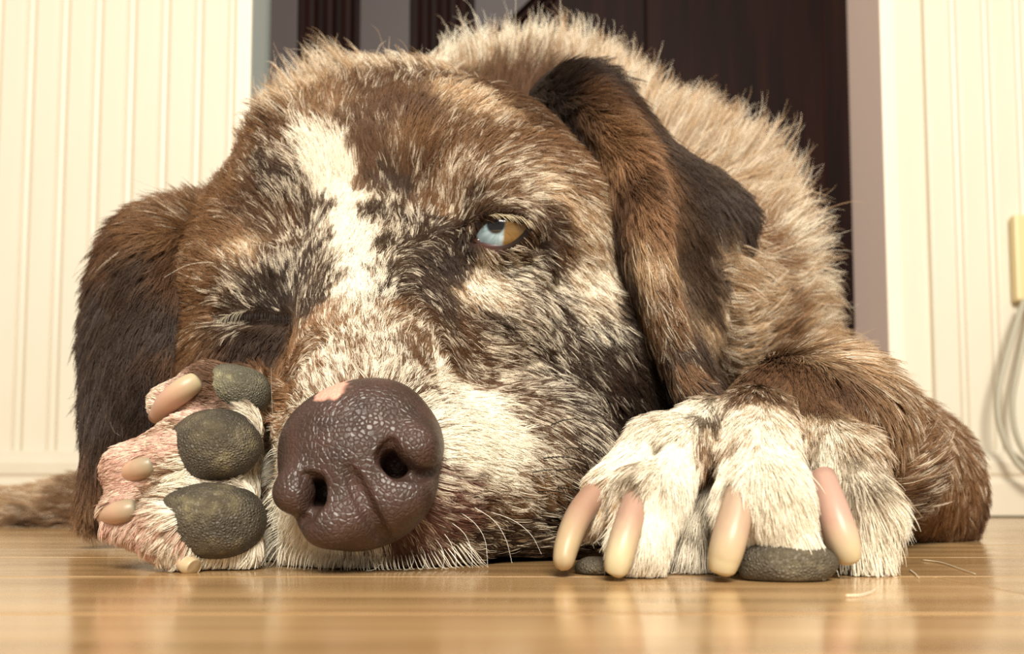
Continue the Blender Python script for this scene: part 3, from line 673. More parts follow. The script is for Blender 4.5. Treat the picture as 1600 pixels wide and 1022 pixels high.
# (x, y, colour of the dark hairs, share of white hairs)
body_col = [
 (490, 218, 'T', 1), (520, 235, 'T', 1), (498, 262, 'T', 1), (528, 275, 'T', 1), (512, 300, 'T', 1), (536, 318, 'T', 1), (540, 355, 'T', 1), (546, 390, 'T', 1), (548, 425, 'T', .97), (550, 455, 'T', .9),
 (468, 232, 'B', .5), (440, 215, 'B', .25), (430, 270, 'D', 0.37), (465, 275, 'D', 0.47), (478, 320, 'D', 0.42), (495, 350, 'D', 0.47), (505, 400, 'D', 0.42), (515, 440, 'D', 0.42), (500, 470, 'D', 0.27),
 (560, 200, 'B', .2), (570, 240, 'B', .15), (575, 290, 'B', .2), (578, 340, 'D', 0.37), (585, 390, 'D', 0.42), (590, 430, 'D', 0.47), (485, 195, 'M', .3), (525, 165, 'M', .25), (562, 148, 'B', .25), (620, 132, 'B', .35),
 (690, 128, 'B', .3), (700, 148, 'T', .5), (740, 165, 'T', .45), (760, 142, 'B', .12), (810, 140, 'B', .08), (660, 170, 'B', .12), (610, 170, 'B', .12), (820, 180, 'B', .15), (650, 225, 'M', .2), (720, 215, 'M', .3),
 (780, 220, 'M', .4), (840, 230, 'M', .3), (615, 290, 'D', 0.32), (660, 270, 'B', .3), (700, 270, 'M', .45), (750, 270, 'M', .5), (800, 280, 'M', .5), (850, 290, 'T', .55), (880, 320, 'T', .6), (890, 270, 'M', .3), (905, 370, 'T', .6),
 (370, 250, 'M', .2), (400, 220, 'M', .2), (345, 320, 'M', .15), (395, 320, 'B', .25), (350, 380, 'M', .2), (420, 340, 'B', .3), (380, 400, 'T', .5), (330, 430, 'M', .25), (355, 450, 'B', .45), (420, 400, 'B', .4), (450, 370, 'B', .4),
 (460, 420, 'D', 0.47), (420, 440, 'D', 0.42), (480, 440, 'D', 0.32), (440, 475, 'K', .2), (400, 470, 'D', 0.37), (480, 490, 'D', 0.27), (375, 482, 'D', 0.42), (340, 495, 'B', .3), (325, 500, 'M', .2), (330, 560, 'B', .12), (370, 545, 'D', 0.06),
 (410, 540, 'D', 0.06), (440, 530, 'D', 0.08), (400, 580, 'B', .05), (450, 560, 'M', .12), (430, 600, 'M', .2), (340, 600, 'B', .05),
 (560, 490, 'M', .66), (540, 530, 'M', .64), (575, 535, 'M', .62), (510, 520, 'O', .5), (480, 545, 'O', .35), (455, 590, 'O', .3), (490, 580, 'O', .6), (530, 580, 'M', .7), (480, 610, 'M', .6), (450, 640, 'O', .5), (590, 570, 'M', .6),
 (610, 590, 'B', .5), (650, 600, 'B', .55), (620, 500, 'M', .5), (620, 545, 'B', .6), (660, 560, 'B', .5), (690, 590, 'T', .75), (720, 625, 'M', .82), (750, 660, 'M', .86), (790, 690, 'M', .82), (830, 720, 'M', .74), (700, 640, 'B', .7),
 (690, 540, 'B', .35), (740, 570, 'B', .4), (790, 610, 'B', .5), (820, 640, 'B', .52), (850, 680, 'B', .5), (640, 470, 'B', .35), (600, 460, 'D', 0.62),
 (650, 350, 'D', 0.47), (690, 320, 'M', .5), (660, 390, 'D', 0.37), (690, 375, 'D', 0.27), (715, 400, 'K', .08), (760, 397, 'K', .12), (800, 395, 'K', .18), (830, 374, 'K', .12), (845, 354, 'K', .2), (725, 382, 'K', .06), (700, 408, 'K', .1), (735, 335, 'D', 0.37), (770, 325, 'M', .3), (810, 322, 'M', .6), (845, 350, 'B', .2), (860, 380, 'B', .35), (850, 395, 'D', 0.47),
 (715, 425, 'D', 0.32), (742, 440, 'T', .75), (760, 465, 'T', .7), (800, 420, 'D', 0.62), (830, 430, 'B', .6), (860, 430, 'D', 0.62), (905, 425, 'T', .7), (925, 455, 'T', .75), (670, 430, 'D', 0.12), (650, 450, 'D', 0.32), (700, 470, 'D', 0.32),
 (720, 510, 'B', .25), (770, 500, 'D', 0.47), (800, 470, 'B', .6), (840, 480, 'D', 0.57), (830, 530, 'D', 0.47), (880, 490, 'D', 0.52), (930, 510, 'D', 0.62), (790, 560, 'B', .5), (850, 560, 'D', 0.55), (900, 550, 'D', 0.45), (950, 560, 'D', 0.20),
 (920, 600, 'D', 0.35), (980, 610, 'K', .14), (880, 620, 'D', 0.60), (950, 670, 'D', 0.25), (900, 680, 'D', 0.45), (1000, 560, 'K', .15), (960, 480, 'K', .15), (1020, 600, 'K', .2), (900, 740, 'D', 0.30),  # darkest anchors beside the ear: its shadow on the cheek, put into hair colour
 (850, 750, 'M', .5), (800, 765, 'M', .6), (760, 720, 'S', .82), (730, 690, 'S', .84), (740, 785, 'B', .45), (705, 795, 'R', .35), (690, 835, 'R', .3), (722, 760, 'R', .6), (735, 835, 'D', 0.40), (780, 830, 'D', 0.40), (830, 820, 'D', 0.45), (870, 800, 'D', 0.35), (660, 880, 'D', 0.50), (760, 875, 'K', .3), (840, 870, 'K', .25),
 (560, 878, 'B', .75), (480, 862, 'T', .85), (445, 810, 'T', .85), (432, 740, 'T', .8), (428, 680, 'T', .6), (430, 640, 'O', .45), (440, 880, 'T', .8),
 # neck and trunk
 (740, 100, 'T', .71), (620, 100, 'T', .61), (500, 130, 'T', .56), (450, 170, 'T', .56), (860, 95, 'T', .66), (960, 140, 'T', .61), (1060, 180, 'T', .56), (1140, 240, 'T', .56), (1200, 320, 'T', .56), (1230, 400, 'T', .66), (1190, 450, 'T', .61), (1210, 510, 'M', .25),
 (1150, 520, 'T', .46), (1100, 560, 'B', .3), (1260, 500, 'T', .56), (1290, 560, 'T', .56), (1130, 200, 'T', .56), (1110, 300, 'T', .56), (1180, 380, 'O', .4),
 # right foreleg
 (1200, 590, 'B', .08), (1250, 570, 'B', .06), (1310, 600, 'B', .1), (1340, 640, 'M', .22), (1180, 622, 'B', .2), (1250, 615, 'B', .15), (1370, 700, 'M', .45), (1420, 620, 'M', .42), (1470, 680, 'M', .4), (1510, 760, 'M', .3), (1420, 720, 'M', .4),
 (1400, 790, 'B', .45), (1470, 800, 'M', .1), (1530, 820, 'B', .1), (1440, 840, 'B', .2),
 (1095, 650, 'S', .75), (1060, 660, 'T', .8), (1160, 652, 'T', .75), (1210, 656, 'T', .75), (1250, 668, 'T', .7), (1200, 720, 'T', 1), (1180, 780, 'T', 1), (1230, 820, 'T', 1), (1140, 760, 'T', .85), (1112, 700, 'M', .4), (1124, 662, 'D', .25), (1098, 770, 'S', .6), (1258, 700, 'D', .2), (1266, 745, 'D', .2), (1285, 800, 'M', .3), (1000, 745, 'S', .5), (1060, 760, 'T', .9), (1010, 770, 'T', .95), (1000, 720, 'T', .9),
 (960, 740, 'T', .75), (930, 780, 'T', .6), (1085, 820, 'S', .65), (1070, 850, 'S', .6), (1030, 850, 'T', .95), (1310, 690, 'T', .75), (1300, 720, 'T', .85), (1350, 750, 'S', .5), (1340, 720, 'S', .45), (1370, 800, 'T', .9), (1370, 850, 'T', 1), (1260, 700, 'S', .4),
 # upturned paw
 (300, 640, 'P', .6), (250, 660, 'P', .6), (200, 710, 'P', .35), (260, 690, 'P', .45), (180, 760, 'P', .3), (300, 765, 'T', .95), (240, 768, 'M', .5), (180, 768, 'M', .4), (340, 756, 'B', .5), (280, 655, 'M', .4), (360, 650, 'B', .4), (180, 830, 'P', .35), (230, 850, 'P', .55), (290, 880, 'T', .95), (380, 880, 'T', .95), (412, 760, 'B', .4), (400, 650, 'S', .7),
 # far limb
 (20, 780, 'T', .4), (110, 785, 'M', .3), (60, 815, 'B', .2), (60, 770, 'T', .45)]
# (x, y, lie dx, dy in the picture plane, length, lift[, away])
body_dir = [
 (560, 560, -.1, -1, .007, .25), (520, 570, -.5, -.9, .007, .25), (470, 590, -.8, -.6, .007, .25), (440, 640, -1, -.1, .006, .25), (432, 740, -.9, .6, .007, .3), (450, 820, -.6, .9, .009, .35), (500, 872, -.2, 1, .009, .4), (580, 882, .1, 1, .009, .4), (680, 870, .4, 1, .009, .35),
 (620, 580, .4, -1, .007, .25), (680, 600, .8, -.7, .007, .25), (730, 640, 1, -.3, .008, .25), (770, 690, 1, .1, .009, .25), (740, 760, 1, .3, .009, .25), (740, 820, .9, .6, .010, .25), (820, 760, 1, .3, .010, .25), (840, 840, .9, .5, .011, .25), (800, 640, 1, .0, .009, .25), (880, 720, 1, .4, .011, .25),
 (545, 480, -.05, -1, .009, .25), (545, 380, -.05, -1, .010, .25), (520, 280, -.1, -1, .011, .28), (500, 200, -.25, -1, .012, .3), (440, 260, -.7, -.8, .011, .28), (380, 280, -.8, -.7, .011, .28), (350, 360, -1, -.3, .011, .3), (400, 360, -.7, -.8, .011, .28), (460, 340, -.4, -1, .010, .26),
 (480, 430, -.1, -1, .010, .28), (430, 430, -.3, -1, .010, .3), (380, 450, -.8, -.7, .011, .32), (340, 480, -1, -.1, .011, .3), (470, 500, .0, -1, .008, .3), (505, 490, -.2, -1, .008, .25), (390, 540, -.2, 1, .010, .25), (340, 550, -.6, .8, .011, .25), (440, 560, -.1, 1, .009, .25), (480, 550, -.7, .2, .008, .25),
 (590, 420, .1, -1, .009, .25), (640, 360, .0, -1, .010, .28), (620, 260, .1, -1, .011, .28), (600, 160, .0, -1, .012, .3), (680, 220, .5, -.9, .012, .28), (740, 180, .6, -.8, .013, .3), (800, 200, .9, -.4, .013, .3), (700, 300, .2, -1, .010, .3), (745, 300, .6, -.8, .011, .3), (800, 290, 1, -.3, .012, .3), (850, 320, .9, .4, .012, .3),
 (690, 120, .3, -1, .013, .3), (840, 250, .9, .1, .013, .3), (890, 360, .6, .8, .012, .3), (900, 440, .6, .8, .013, .3), (650, 440, .3, .6, .009, .25), (700, 430, .5, .8, .008, .25), (740, 450, .5, .9, .009, .28), (800, 430, .9, .5, .010, .28), (850, 440, .8, .6, .011, .28), (640, 500, .6, -.6, .008, .25), (700, 520, .9, .3, .009, .25),
 (780, 520, .9, .4, .010, .25), (860, 520, .7, .6, .012, .28), (930, 520, .6, .8, .014, .3), (760, 580, 1, .1, .009, .25), (850, 600, .8, .5, .012, .28), (940, 620, .6, .8, .014, .3), (1000, 600, .5, .9, .016, .3), (930, 720, .6, .8, .013, .3), (700, 395, .2, .8, .006, .2), (850, 380, .7, .6, .010, .28),
 # neck and trunk
 (740, 100, .0, -1, .030, .75, .3), (620, 110, -.3, -1, .028, .7, .3), (500, 140, -.5, -.9, .028, .7, .3), (440, 180, -.6, -.8, .026, .7, .3), (860, 100, .2, -1, .030, .7, .3), (960, 150, .4, -.9, .030, .65, .3), (1080, 200, .5, -.85, .030, .6, .3), (1180, 270, .7, -.7, .032, .65, .2), (1230, 360, .85, -.5, .034, .7, .1),
 (1130, 330, .6, -.7, .028, .4), (1200, 450, .9, -.2, .030, .45), (1270, 480, .9, .1, .030, .5), (1150, 520, .9, .0, .026, .4), (1290, 560, .9, .3, .028, .45), (1080, 580, .4, .9, .022, .4),
 # right foreleg
 (1200, 600, -.6, .6, .007, .22, -.5), (1250, 570, -.3, .6, .007, .22, -.9), (1310, 600, .2, .8, .008, .22, -.5), (1250, 640, -.1, .9, .007, .22, -.4), (1350, 680, .3, .9, .009, .22), (1420, 620, .6, .6, .016, .35), (1480, 700, .5, .8, .016, .3), (1430, 740, .9, -.2, .020, .5), (1520, 790, .3, 1, .015, .3), (1430, 830, .3, .9, .016, .3),
 (1200, 690, .05, 1, .007, .2), (1190, 780, .1, 1, .009, .18), (1240, 840, .4, 1, .012, .2), (1120, 780, -.2, 1, .009, .18), (1060, 700, -.4, .9, .007, .2), (1010, 790, -.3, 1, .009, .18), (960, 760, -.6, .8, .007, .18), (1080, 850, -.2, 1, .015, .35), (1320, 720, .2, 1, .009, .25), (1370, 800, .2, 1, .016, .35), (1060, 655, -.6, .4, .006, .2), (1150, 655, -.1, .9, .006, .2),
 # upturned paw
 (280, 640, -.9, -.2, .0035, .2), (250, 690, -1, .2, .0035, .2), (190, 750, -.9, .3, .0035, .2), (300, 760, -1, .1, .009, .35), (190, 830, -.6, .8, .007, .4), (300, 880, -.2, 1, .009, .4), (390, 880, .2, 1, .009, .4), (400, 760, -.9, -.1, .008, .3),
 (60, 785, -1, -.2, .012, .4)]
earR_col = [(870, 150, 'K', .04), (930, 150, 'B', .1), (880, 200, 'K', .03), (960, 200, 'M', .12), (1000, 240, 'O', .15), (920, 270, 'K', .05), (900, 230, 'K', .03), (980, 290, 'B', .1), (1020, 320, 'O', .2), (960, 360, 'D', .08), (985, 430, 'D', .1), (1010, 400, 'T', .4), (1030, 430, 'M', .3), (1040, 500, 'M', .35), (1070, 570, 'O', .3), (1060, 530, 'G', .15), (1090, 605, 'G', .2),  # darkest anchors put the shade of the fold's hollow into the hair colour
            (1060, 260, 'G', .06), (1100, 300, 'G', .06), (1080, 380, 'D', .06), (1120, 420, 'G', .06), (1150, 330, 'G', .05), (1100, 460, 'D', .08), (1145, 400, 'T', .5), (1130, 450, 'T', .6), (1110, 500, 'T', .4), (1085, 540, 'D', .1), (1160, 360, 'G', .1)]
earR_dir = [(870, 150, .8, .4, .014, .3), (950, 190, .8, .5, .014, .3), (1000, 250, .6, .8, .014, .3), (920, 280, .4, .9, .012, .25), (980, 340, .4, .9, .013, .25), (1020, 420, .3, 1, .014, .25), (1060, 540, .5, .9, .015, .25), (1090, 600, .7, .7, .014, .25),
            (1060, 260, .9, .3, .016, .3), (1110, 330, .8, .7, .017, .22), (1150, 340, .6, .8, .015, .22), (1090, 420, .4, 1, .018, .2), (1130, 440, .1, 1, .016, .25), (1100, 510, .0, 1, .016, .2)]
earL_col = [(300, 345, 'M', .25), (250, 355, 'M', .2), (212, 370, 'B', .15), (300, 400, 'B', .04), (230, 410, 'D', .04), (180, 440, 'G', .06), (280, 480, 'G', .04), (200, 520, 'G', .07), (150, 540, 'G', .08), (300, 560, 'B', .04), (230, 600, 'K', .04), (160, 620, 'G', .07), (190, 680, 'D', .04), (150, 720, 'B', .08), (135, 780, 'M', .15), (160, 780, 'K', .03)]
earL_dir = [(310, 320, -.9, -.1, .016, .35), (240, 340, -.9, .2, .018, .4), (200, 370, -.8, .6, .020, .4), (290, 420, -.5, .8, .018, .25), (220, 430, -.5, .9, .020, .25), (170, 450, -.6, .8, .020, .35), (270, 520, -.3, 1, .018, .25), (200, 540, -.3, 1, .020, .25), (150, 560, -.3, 1, .020, .3), (220, 640, -.3, 1, .018, .25), (160, 660, -.2, 1, .019, .3), (170, 740, -.2, 1, .016, .25), (135, 780, -.1, 1, .014, .3)]

cr = np.array([1.0, 0, 0]); cu = np.array([0, -math.sin(PITCH), math.cos(PITCH)]); cf = np.array([0, math.cos(PITCH), math.sin(PITCH)])
def idw(V, P, A, power=2.4, eps=0.0035):
    out = np.zeros((len(V), A.shape[1]))
    for i in range(0, len(V), 20000):
        d2 = ((V[i:i + 20000, None, :] - P[None]) ** 2).sum(2) + eps ** 2; w = (1e-4 / d2) ** power; out[i:i + 20000] = (w @ A) / w.sum(1, keepdims=True)
    return out
SHORT = .66
def fields(V, N, bv, cols, dirs, warp=0.0045):
    P, A = [], []
    for px, py, c, w in cols:
        h, n = near(bv, px, py)
        if h is not None: P.append(h); A.append([*CODE[c], w])
    wv = np.stack([vnoise(V, 130, 31 + k) for k in range(3)], 1) - .5; wv2 = np.stack([vnoise(V, 420, 41 + k) for k in range(3)], 1) - .5
    colf = idw(V + wv * warp * 2.2 + wv2 * warp, np.array(P), np.array(A))
    P, A = [], []
    for q in dirs:
        h, n = near(bv, q[0], q[1])
        if h is None: continue
        q = list(q)
        if h[1] < .40: q[4] *= SHORT; q[5] *= .8
        D = cr * q[2] - cu * q[3] + cf * (q[6] if len(q) > 6 else 0); D = unit(D); P.append(h); A.append([*D, q[4], q[5]])
    df = idw(V, np.array(P), np.array(A), 2.0, .006)
    D = df[:, :3]; D = unit(D - N * (D * N).sum(1, keepdims=True))
    return colf[:, :3], np.clip(colf[:, 3], 0, 1), D, df[:, 3], df[:, 4]
M_fur = bpy.data.materials.new('fur'); M_fur.use_nodes = True
b_ = BS(M_fur); a_ = nd(M_fur, 'ShaderNodeAttribute', attribute_name='col'); lk(M_fur, a_.outputs['Color'], b_.inputs['Base Color'])
b_.inputs['Roughness'].default_value = 0.5; b_.inputs['Specular IOR Level'].default_value = 0.22
def curves_obj(name, P, R, cols, parent, m):
    """P: n x k x 3 hair points, R: n x k radii"""
    n, k = P.shape[:2]; cu_ = bpy.data.hair_curves.new(name); cu_.add_curves([k] * n)
    cu_.attributes['position'].data.foreach_set('vector', P.astype(np.float32).ravel())
    ra = cu_.attributes.get('radius') or cu_.attributes.new('radius', 'FLOAT', 'POINT'); ra.data.foreach_set('value', R.astype(np.float32).ravel())
    ca = cu_.attributes.new('col', 'FLOAT_COLOR', 'CURVE'); ca.data.foreach_set('color', np.hstack([cols, np.ones((n, 1))]).astype(np.float32).ravel())
    cu_.materials.append(m); o = bpy.data.objects.new(name, cu_); COL.objects.link(o); o.parent = parent
    if parent == dog: o.matrix_parent_inverse = Matrix.Translation(-dog.location)
    return o
SK = 5; SS = np.linspace(0, 1, SK)
def grow(V, Q, N, f, count, keep=None, clump=7, cl=.6, r0=.00009, wild=.10):
    base, wh, D, Lf, Li = f
    T = np.vstack([Q[:, [0, 1, 2]], Q[:, [0, 2, 3]]]) if Q.shape[1] == 4 else Q
    a = 0.5 * np.linalg.norm(np.cross(V[T[:, 1]] - V[T[:, 0]], V[T[:, 2]] - V[T[:, 0]]), axis=1)
    cen = V[T].mean(1); n = unit(N[T].mean(1)); view = unit(np.array(CAM) - cen); facing = (n * view).sum(1)
    Lt = Lf[T].mean(1)
    w = a * np.clip(.010 / Lt, .25, 2.0) ** 1.25 * np.where(facing < -.45, .2, np.where(facing < -.1, .5, 1.0)) * np.clip(.32 / np.linalg.norm(cen - np.array(CAM), axis=1), .3, 1.4) ** 1.2
    ti = rng.choice(len(T), count, p=w / w.sum()); u = rng.random((count, 2)); s = u.sum(1) > 1; u[s] = 1 - u[s]
    bw = np.stack([1 - u.sum(1), u[:, 0], u[:, 1]], 1); I = T[ti]
    ip = lambda A: (A[I] * (bw[..., None] if A.ndim == 2 else bw)).sum(1)
    P, n, d, L, li, bc, w_ = ip(V), unit(ip(N)), unit(ip(D)), ip(Lf), ip(Li), ip(base), ip(wh)
    if keep is not None:
        ok = keep(P); P, n, d, L, li, bc, w_ = [q[ok] for q in (P, n, d, L, li, bc, w_)]
    m = len(P); b = np.cross(n, d)
    nl_ = max(1, m // clump); lead = rng.permutation(m)[:nl_]; kd = KDTree(nl_)
    for i, j in enumerate(lead): kd.insert(P[j], i)
    kd.balance(); own = np.array([kd.find(p)[1] for p in P])
    la = rng.normal(0, 1, nl_); lb = rng.random(nl_); lj = rng.normal(0, 1, nl_)
    calm = np.where((P[:, 1] < .275) & (P[:, 0] > .016) & (P[:, 2] < .056), .4, 1.0)
    ang = (.16 * la[own] + rng.normal(0, wild, m) + (vnoise(P, 60, 51) - .5) * .5) * calm
    dd = d * np.cos(ang)[:, None] + b * np.sin(ang)[:, None]
    L = L * (0.72 + .5 * rng.random(m)) * (1 + .12 * lj[own]).clip(.7, 1.35)
    fly = rng.random(m) < np.where(L > .015, .006, .02); L = np.where(fly, L * 1.2, L)
    li = li * (0.75 + .5 * rng.random(m)) * (1 + .15 * la[own] * calm).clip(.5, 1.6); li = np.where(fly, li * 1.6, li)
    bend = rng.normal(0, .10, m)
    along = np.sqrt(np.clip(1 - (li * .8) ** 2, .2, 1))
    X = P[:, None] + L[:, None, None] * (dd[:, None] * (SS[None, :] * along[:, None])[..., None] + n[:, None] * (li[:, None] * (SS - .45 * SS ** 2)[None] * 1.35)[..., None] + b[:, None] * (bend[:, None] * (SS ** 2)[None])[..., None])
    XL = X[lead][own]
    X = X + cl * calm[:, None, None] * (SS ** 1.4)[None, :, None] * (XL - X) * np.clip(np.linalg.norm(X - XL, axis=2, keepdims=True) < .012, 0, 1)
    X[..., 2] = np.maximum(X[..., 2], .0004)
    R = r0 * (0.7 + .6 * rng.random(m))[:, None] * np.clip(L / .010, .8, 1.7)[:, None] ** .5 * np.array([1, 1, .9, .65, .22])[None]
    q = np.clip(4 * w_ * (1 - w_), 0, 1) ** .6
    w_ = np.where(w_ < .75, w_ * (.72 + .28 * np.clip((w_ - .45) / .3, 0, 1)), w_)
    pw = w_ + q * (.55 * (lb[own] - .5) + .5 * (vnoise(P, 300, 61) - .5)) + .5 * (rng.random(m) - .5) * q ** .5
    mixw = np.clip((pw - .35) / .30, 0, 1)[:, None]; mixw = mixw * mixw * (3 - 2 * mixw)
    tone = (.72 + .56 * rng.random(m))[:, None] * (.85 + .3 * lb[own])[:, None]
    lw = np.clip((w_ - .28) / .5, 0, 1)[:, None]; lw = lw * lw * (3 - 2 * lw)
    light = CREAM * (1 - lw) + WHITE * lw
    cols = bc * tone * (1 - mixw) + light * (.82 + .24 * rng.random(m))[:, None] * mixw
    return X, R, cols
def avg(f):
    q = np.clip((f[1][:, None] - .7) / .3, 0, 1); return f[0] * .55 * (1 - q) + WHITE * .85 * q   # skin: dark under brown hair, pale under white
def inside(bv, P, c, rad, ok, margin):
    for i in np.where(ok & (((P - c) ** 2).sum(1) < rad * rad))[0]:
        loc, n_, k_, d_ = bv.find_nearest(P[i])
        ins_ = loc is not None and (Vector(P[i]) - loc).dot(n_) < 0
        if loc is not None and ((ins_ and d_ > -margin) or (not ins_ and d_ < margin)): ok[i] = False
def keep_body(P):
    ok = (P[:, 2] > .0022) & (((P - eyeR) ** 2).sum(1) > .0135 ** 2)
    inside(bvN, P, NC, .03, ok, .0002)
    for c, rm, bv in PADS: inside(bv, P, c, rm * 1.15, ok, -.0012)
    for c, rr in CLAWS:
        for p, r in zip(c[2:], rr[2:]): ok &= ((P - p) ** 2).sum(1) > (r * .95) ** 2
    return ok
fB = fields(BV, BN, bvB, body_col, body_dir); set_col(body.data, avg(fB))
ERN, ELN, LN = vnormals(ERV, ERQ), vnormals(ELV, ELQ), vnormals(LV, LQ)
SHORT = .8
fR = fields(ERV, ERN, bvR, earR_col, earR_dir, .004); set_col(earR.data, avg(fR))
fL = fields(ELV, ELN, bvL, earL_col, earL_dir, .004); set_col(earL.data, avg(fL))
SHORT = .5
fE = fields(LV, LN, bvB, body_col, body_dir)
for m_ in (M_skin, M_earskin):
    a_ = nd(m_, 'ShaderNodeAttribute', attribute_name='col'); lk(m_, a_.outputs['Color'], BS(m_).inputs['Base Color'])
if FUR:
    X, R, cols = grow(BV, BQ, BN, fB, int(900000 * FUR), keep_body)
    root = X[:, 0]; pr = root[:, 1]
    paw = ((root[:, 1] < .275) & (root[:, 0] > .014) & (root[:, 0] < .14) & (root[:, 2] < .055)) | ((root[:, 0] < W(425, 700, .25)[0]) & (root[:, 1] < .282) & (root[:, 2] < .07))
    headm = (~paw) & (((root - W(640, 480, .34)) ** 2).sum(1) < .118 ** 2) & (root[:, 1] < .425)
    rest = ~(paw | headm)
    for nm, mk in (('head_fur', headm), ('paw_fur', paw), ('body_fur', rest)):
        if mk.any(): tag(curves_obj(nm, X[mk], R[mk], cols[mk], body, M_fur), kind='stuff')
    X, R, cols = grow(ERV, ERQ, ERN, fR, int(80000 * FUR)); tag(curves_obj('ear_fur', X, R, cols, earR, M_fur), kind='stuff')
    X, R, cols = grow(ELV, ELQ, ELN, fL, int(70000 * FUR)); tag(curves_obj('ear_fur', X, R, cols, earL, M_fur), kind='stuff')
    keepL = lambda P: (np.array([min(np.linalg.norm(p - LV[k * nl]) for k in range(0, NL, 2)) for p in P]) > .0016)
    X, R, cols = grow(LV, LQ, LN, fE, int(6000 * FUR), keepL); tag(curves_obj('eyelid_fur', X, R, cols, lid, M_fur), kind='stuff')

# ------------------------------------------------------------------ lashes, whiskers and shed hairs
M_wh = bpy.data.materials.new('whisker'); M_wh.use_nodes = True
a_ = nd(M_wh, 'ShaderNodeAttribute', attribute_name='col'); lk(M_wh, a_.outputs['Color'], BS(M_wh).inputs['Base Color']); BS(M_wh).inputs['Roughness'].default_value = 0.3
def lash(name, starts, ends, n, length_out, c, r, parent):
    X = []
    for k in range(n):
        t = (k + rng.random() * .8) / n
        s0 = crom(np.array(starts, float), 50)[int(t * 49)]; e0 = crom(np.array(ends, float), 50)[int(t * 49)] + rng.normal(0, 2.2, 2)
        h, n_ = hit(bvLid, *s0)
        if h is None: h, n_ = hit(bvB, *s0)
        d0 = np.linalg.norm(h - np.array(CAM)) ; y0 = h[1]
        a = h; b = W(*e0, y0 - length_out); m = (a + b) / 2 + np.array([0, -length_out * .4, .0006])
        q_ = crom([a, m, b], 5); q_[:, 2] = np.maximum(q_[:, 2], .0005); X.append(q_)
    X = np.array(X); R = np.tile(np.array([1, 1, .85, .6, .2]) * r, (n, 1))
    cols = np.array(srgb(*c)) * (.7 + .5 * rng.random((n, 1)))
    return tag(curves_obj(name, X, R, cols, parent, M_fur), kind='stuff')
bvLid = bvh_of(LV, LQ.tolist())
if FUR:
    lash('eyelashes', [(758, 340), (780, 337), (805, 340), (822, 346)], [(778, 342), (802, 345), (824, 352), (838, 360)], 40, .004, (206, 190, 158), .00009, lid)
    lash('eyelashes', [(752, 346), (770, 341), (795, 340), (820, 348)], [(742, 338), (768, 330), (806, 330), (836, 344)], 70, .004, (60, 42, 30), .00012, lid)
    lash('eyelashes', [(388, 484), (372, 486), (356, 492), (346, 498)], [(372, 508), (356, 512), (340, 520), (332, 524)], 18, .005, (176, 164, 140), .00009, body)
    lash('eyelashes', [(360, 492), (400, 484), (440, 486), (470, 492)], [(352, 506), (396, 506), (440, 508), (474, 510)], 160, .003, (40, 28, 20), .00013, body)
if FUR:
    lash('chin_hair', [(446, 840), (520, 862), (600, 866), (670, 860), (730, 842)], [(432, 894), (508, 897), (604, 898), (690, 896), (770, 888)], 90, .006, (238, 228, 206), .00009, body)
    lash('chin_hair', [(436, 700), (434, 760), (440, 820), (452, 850)], [(412, 716), (404, 790), (398, 850), (420, 896)], 34, .003, (240, 232, 212), .00009, body)
BLK, WHT = (24, 18, 15), (245, 238, 222)
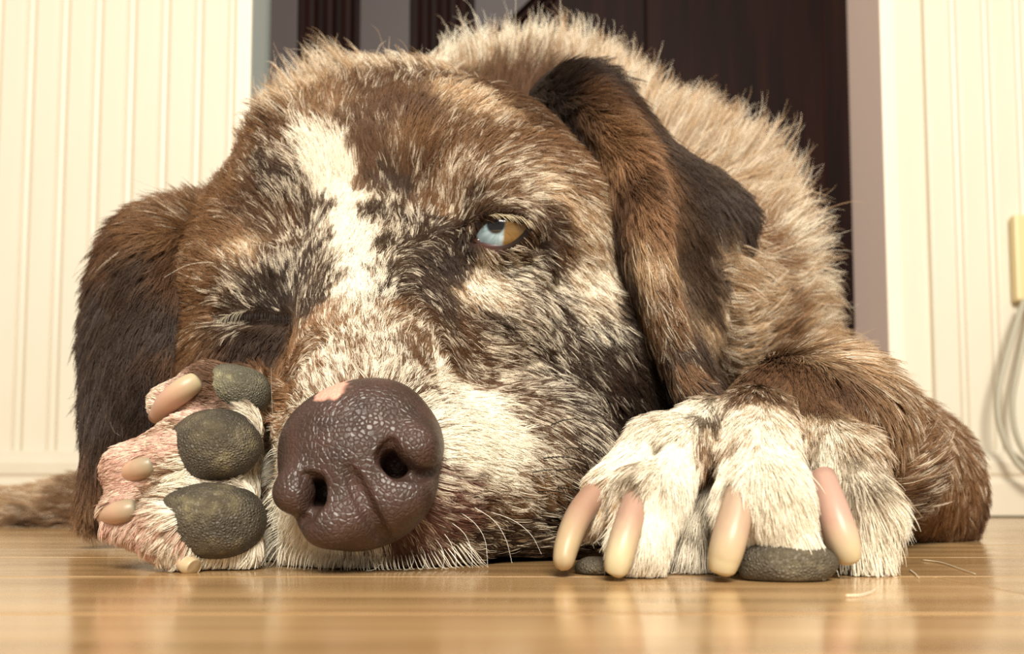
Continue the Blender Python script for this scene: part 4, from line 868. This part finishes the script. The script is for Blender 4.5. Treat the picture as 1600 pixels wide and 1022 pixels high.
whiskers = [
 ([(858, 664), (880, 657), (905, 655), (945, 662)], BLK), ([(846, 716), (880, 714), (912, 722), (938, 735)], BLK), ([(866, 737), (890, 733), (915, 735), (940, 742)], BLK),
 ([(868, 762), (895, 766), (918, 780), (938, 800)], BLK), ([(905, 690), (925, 698), (940, 708), (955, 722)], BLK), ([(838, 770), (868, 768), (898, 778), (925, 800)], BLK), ([(880, 700), (900, 700), (925, 706), (944, 716)], BLK), ([(830, 740), (850, 735), (880, 735), (905, 742)], BLK),
 ([(716, 800), (742, 818), (758, 845), (762, 884)], WHT), ([(700, 815), (724, 832), (736, 858), (738, 888)], WHT), ([(735, 790), (770, 812), (790, 842), (800, 880)], WHT), ([(690, 830), (704, 848), (712, 870), (712, 892)], WHT), ([(676, 838), (690, 856), (694, 874), (690, 894)], WHT),
 ([(760, 800), (800, 812), (830, 836), (846, 866)], WHT), ([(655, 850), (664, 866), (664, 880), (656, 896)], WHT), ([(640, 856), (646, 872), (642, 886), (630, 898)], WHT), ([(600, 862), (598, 876), (588, 888), (572, 896)], WHT),
 ([(426, 700), (405, 690), (380, 688), (358, 694)], WHT), ([(428, 740), (412, 742), (398, 748), (386, 758)], WHT), ([(436, 810), (420, 830), (408, 856), (402, 892)], WHT), ([(442, 830), (428, 850), (416, 870), (408, 884)], WHT), ([(440, 790), (424, 806), (408, 836), (392, 884)], WHT),
 ([(425, 652), (425, 628), (424, 604), (424, 574)], WHT), ([(345, 410), (318, 410), (288, 416), (256, 434)], WHT), ([(330, 330), (300, 318), (262, 302), (208, 280)], (150, 130, 110)),
 ([(196, 690), (186, 680), (178, 674), (172, 660)], WHT), ([(175, 840), (182, 855), (188, 866), (184, 880)], WHT), ([(1240, 640), (1225, 625), (1216, 612), (1212, 600)], WHT)]
for pts, c in whiskers:
    h, n_ = hit(bvB, *pts[0])
    if h is None: h, n_ = hit(bvL, *pts[0])
    if h is None: continue
    y0 = h[1]; X = [h - n_ * .001]
    for i, p in enumerate(pts[1:], 1):
        g_, gn = hit(bvB, *p); yy = y0 - .0035 * i
        if c == BLK: yy = y0 - .004 - .0045 * i
        if g_ is not None and g_[1] > y0 - .022: yy = min(yy, g_[1] - (.0080 if c == BLK else .005))
        X.append(W(p[0], p[1], yy))
    X = crom(X, 8); X[:, 2] = np.maximum(X[:, 2], .0006)
    curves_obj('whisker', X[None], (np.linspace(1, .3, 8) * (.00022 if c == BLK else .00008))[None], np.array([srgb(*c)]), dog, M_wh)
# hairs lost on the floor beside the right paw
M_hair = mat('shed_hair', srgb(240, 228, 200), 0.4)
for pts, lab in (([(1322, 932), (1345, 931), (1362, 926), (1368, 921)], 'short curved white hair on the floor in front of the right paw'),
                 ([(1422, 892), (1430, 898), (1436, 904)], 'tiny straight white hair on the floor right of the big paw'),
                 ([(1440, 876), (1470, 880), (1500, 890), (1524, 898)], 'long thin pale hair on the floor near the elbow')):
    P = []
    for px, py in pts:
        d = CAM_H * F_PX / (py - HORIZON); p = W(px, py, d); P.append((p[0], p[1], .0004))
    tag(link('shed_hair', tube_mesh('shed_hair', crom(P, 16), np.linspace(.00022, .00010, 16), 6), M_hair, None, True), lab, 'hair', 'loose dog hairs on the floor')
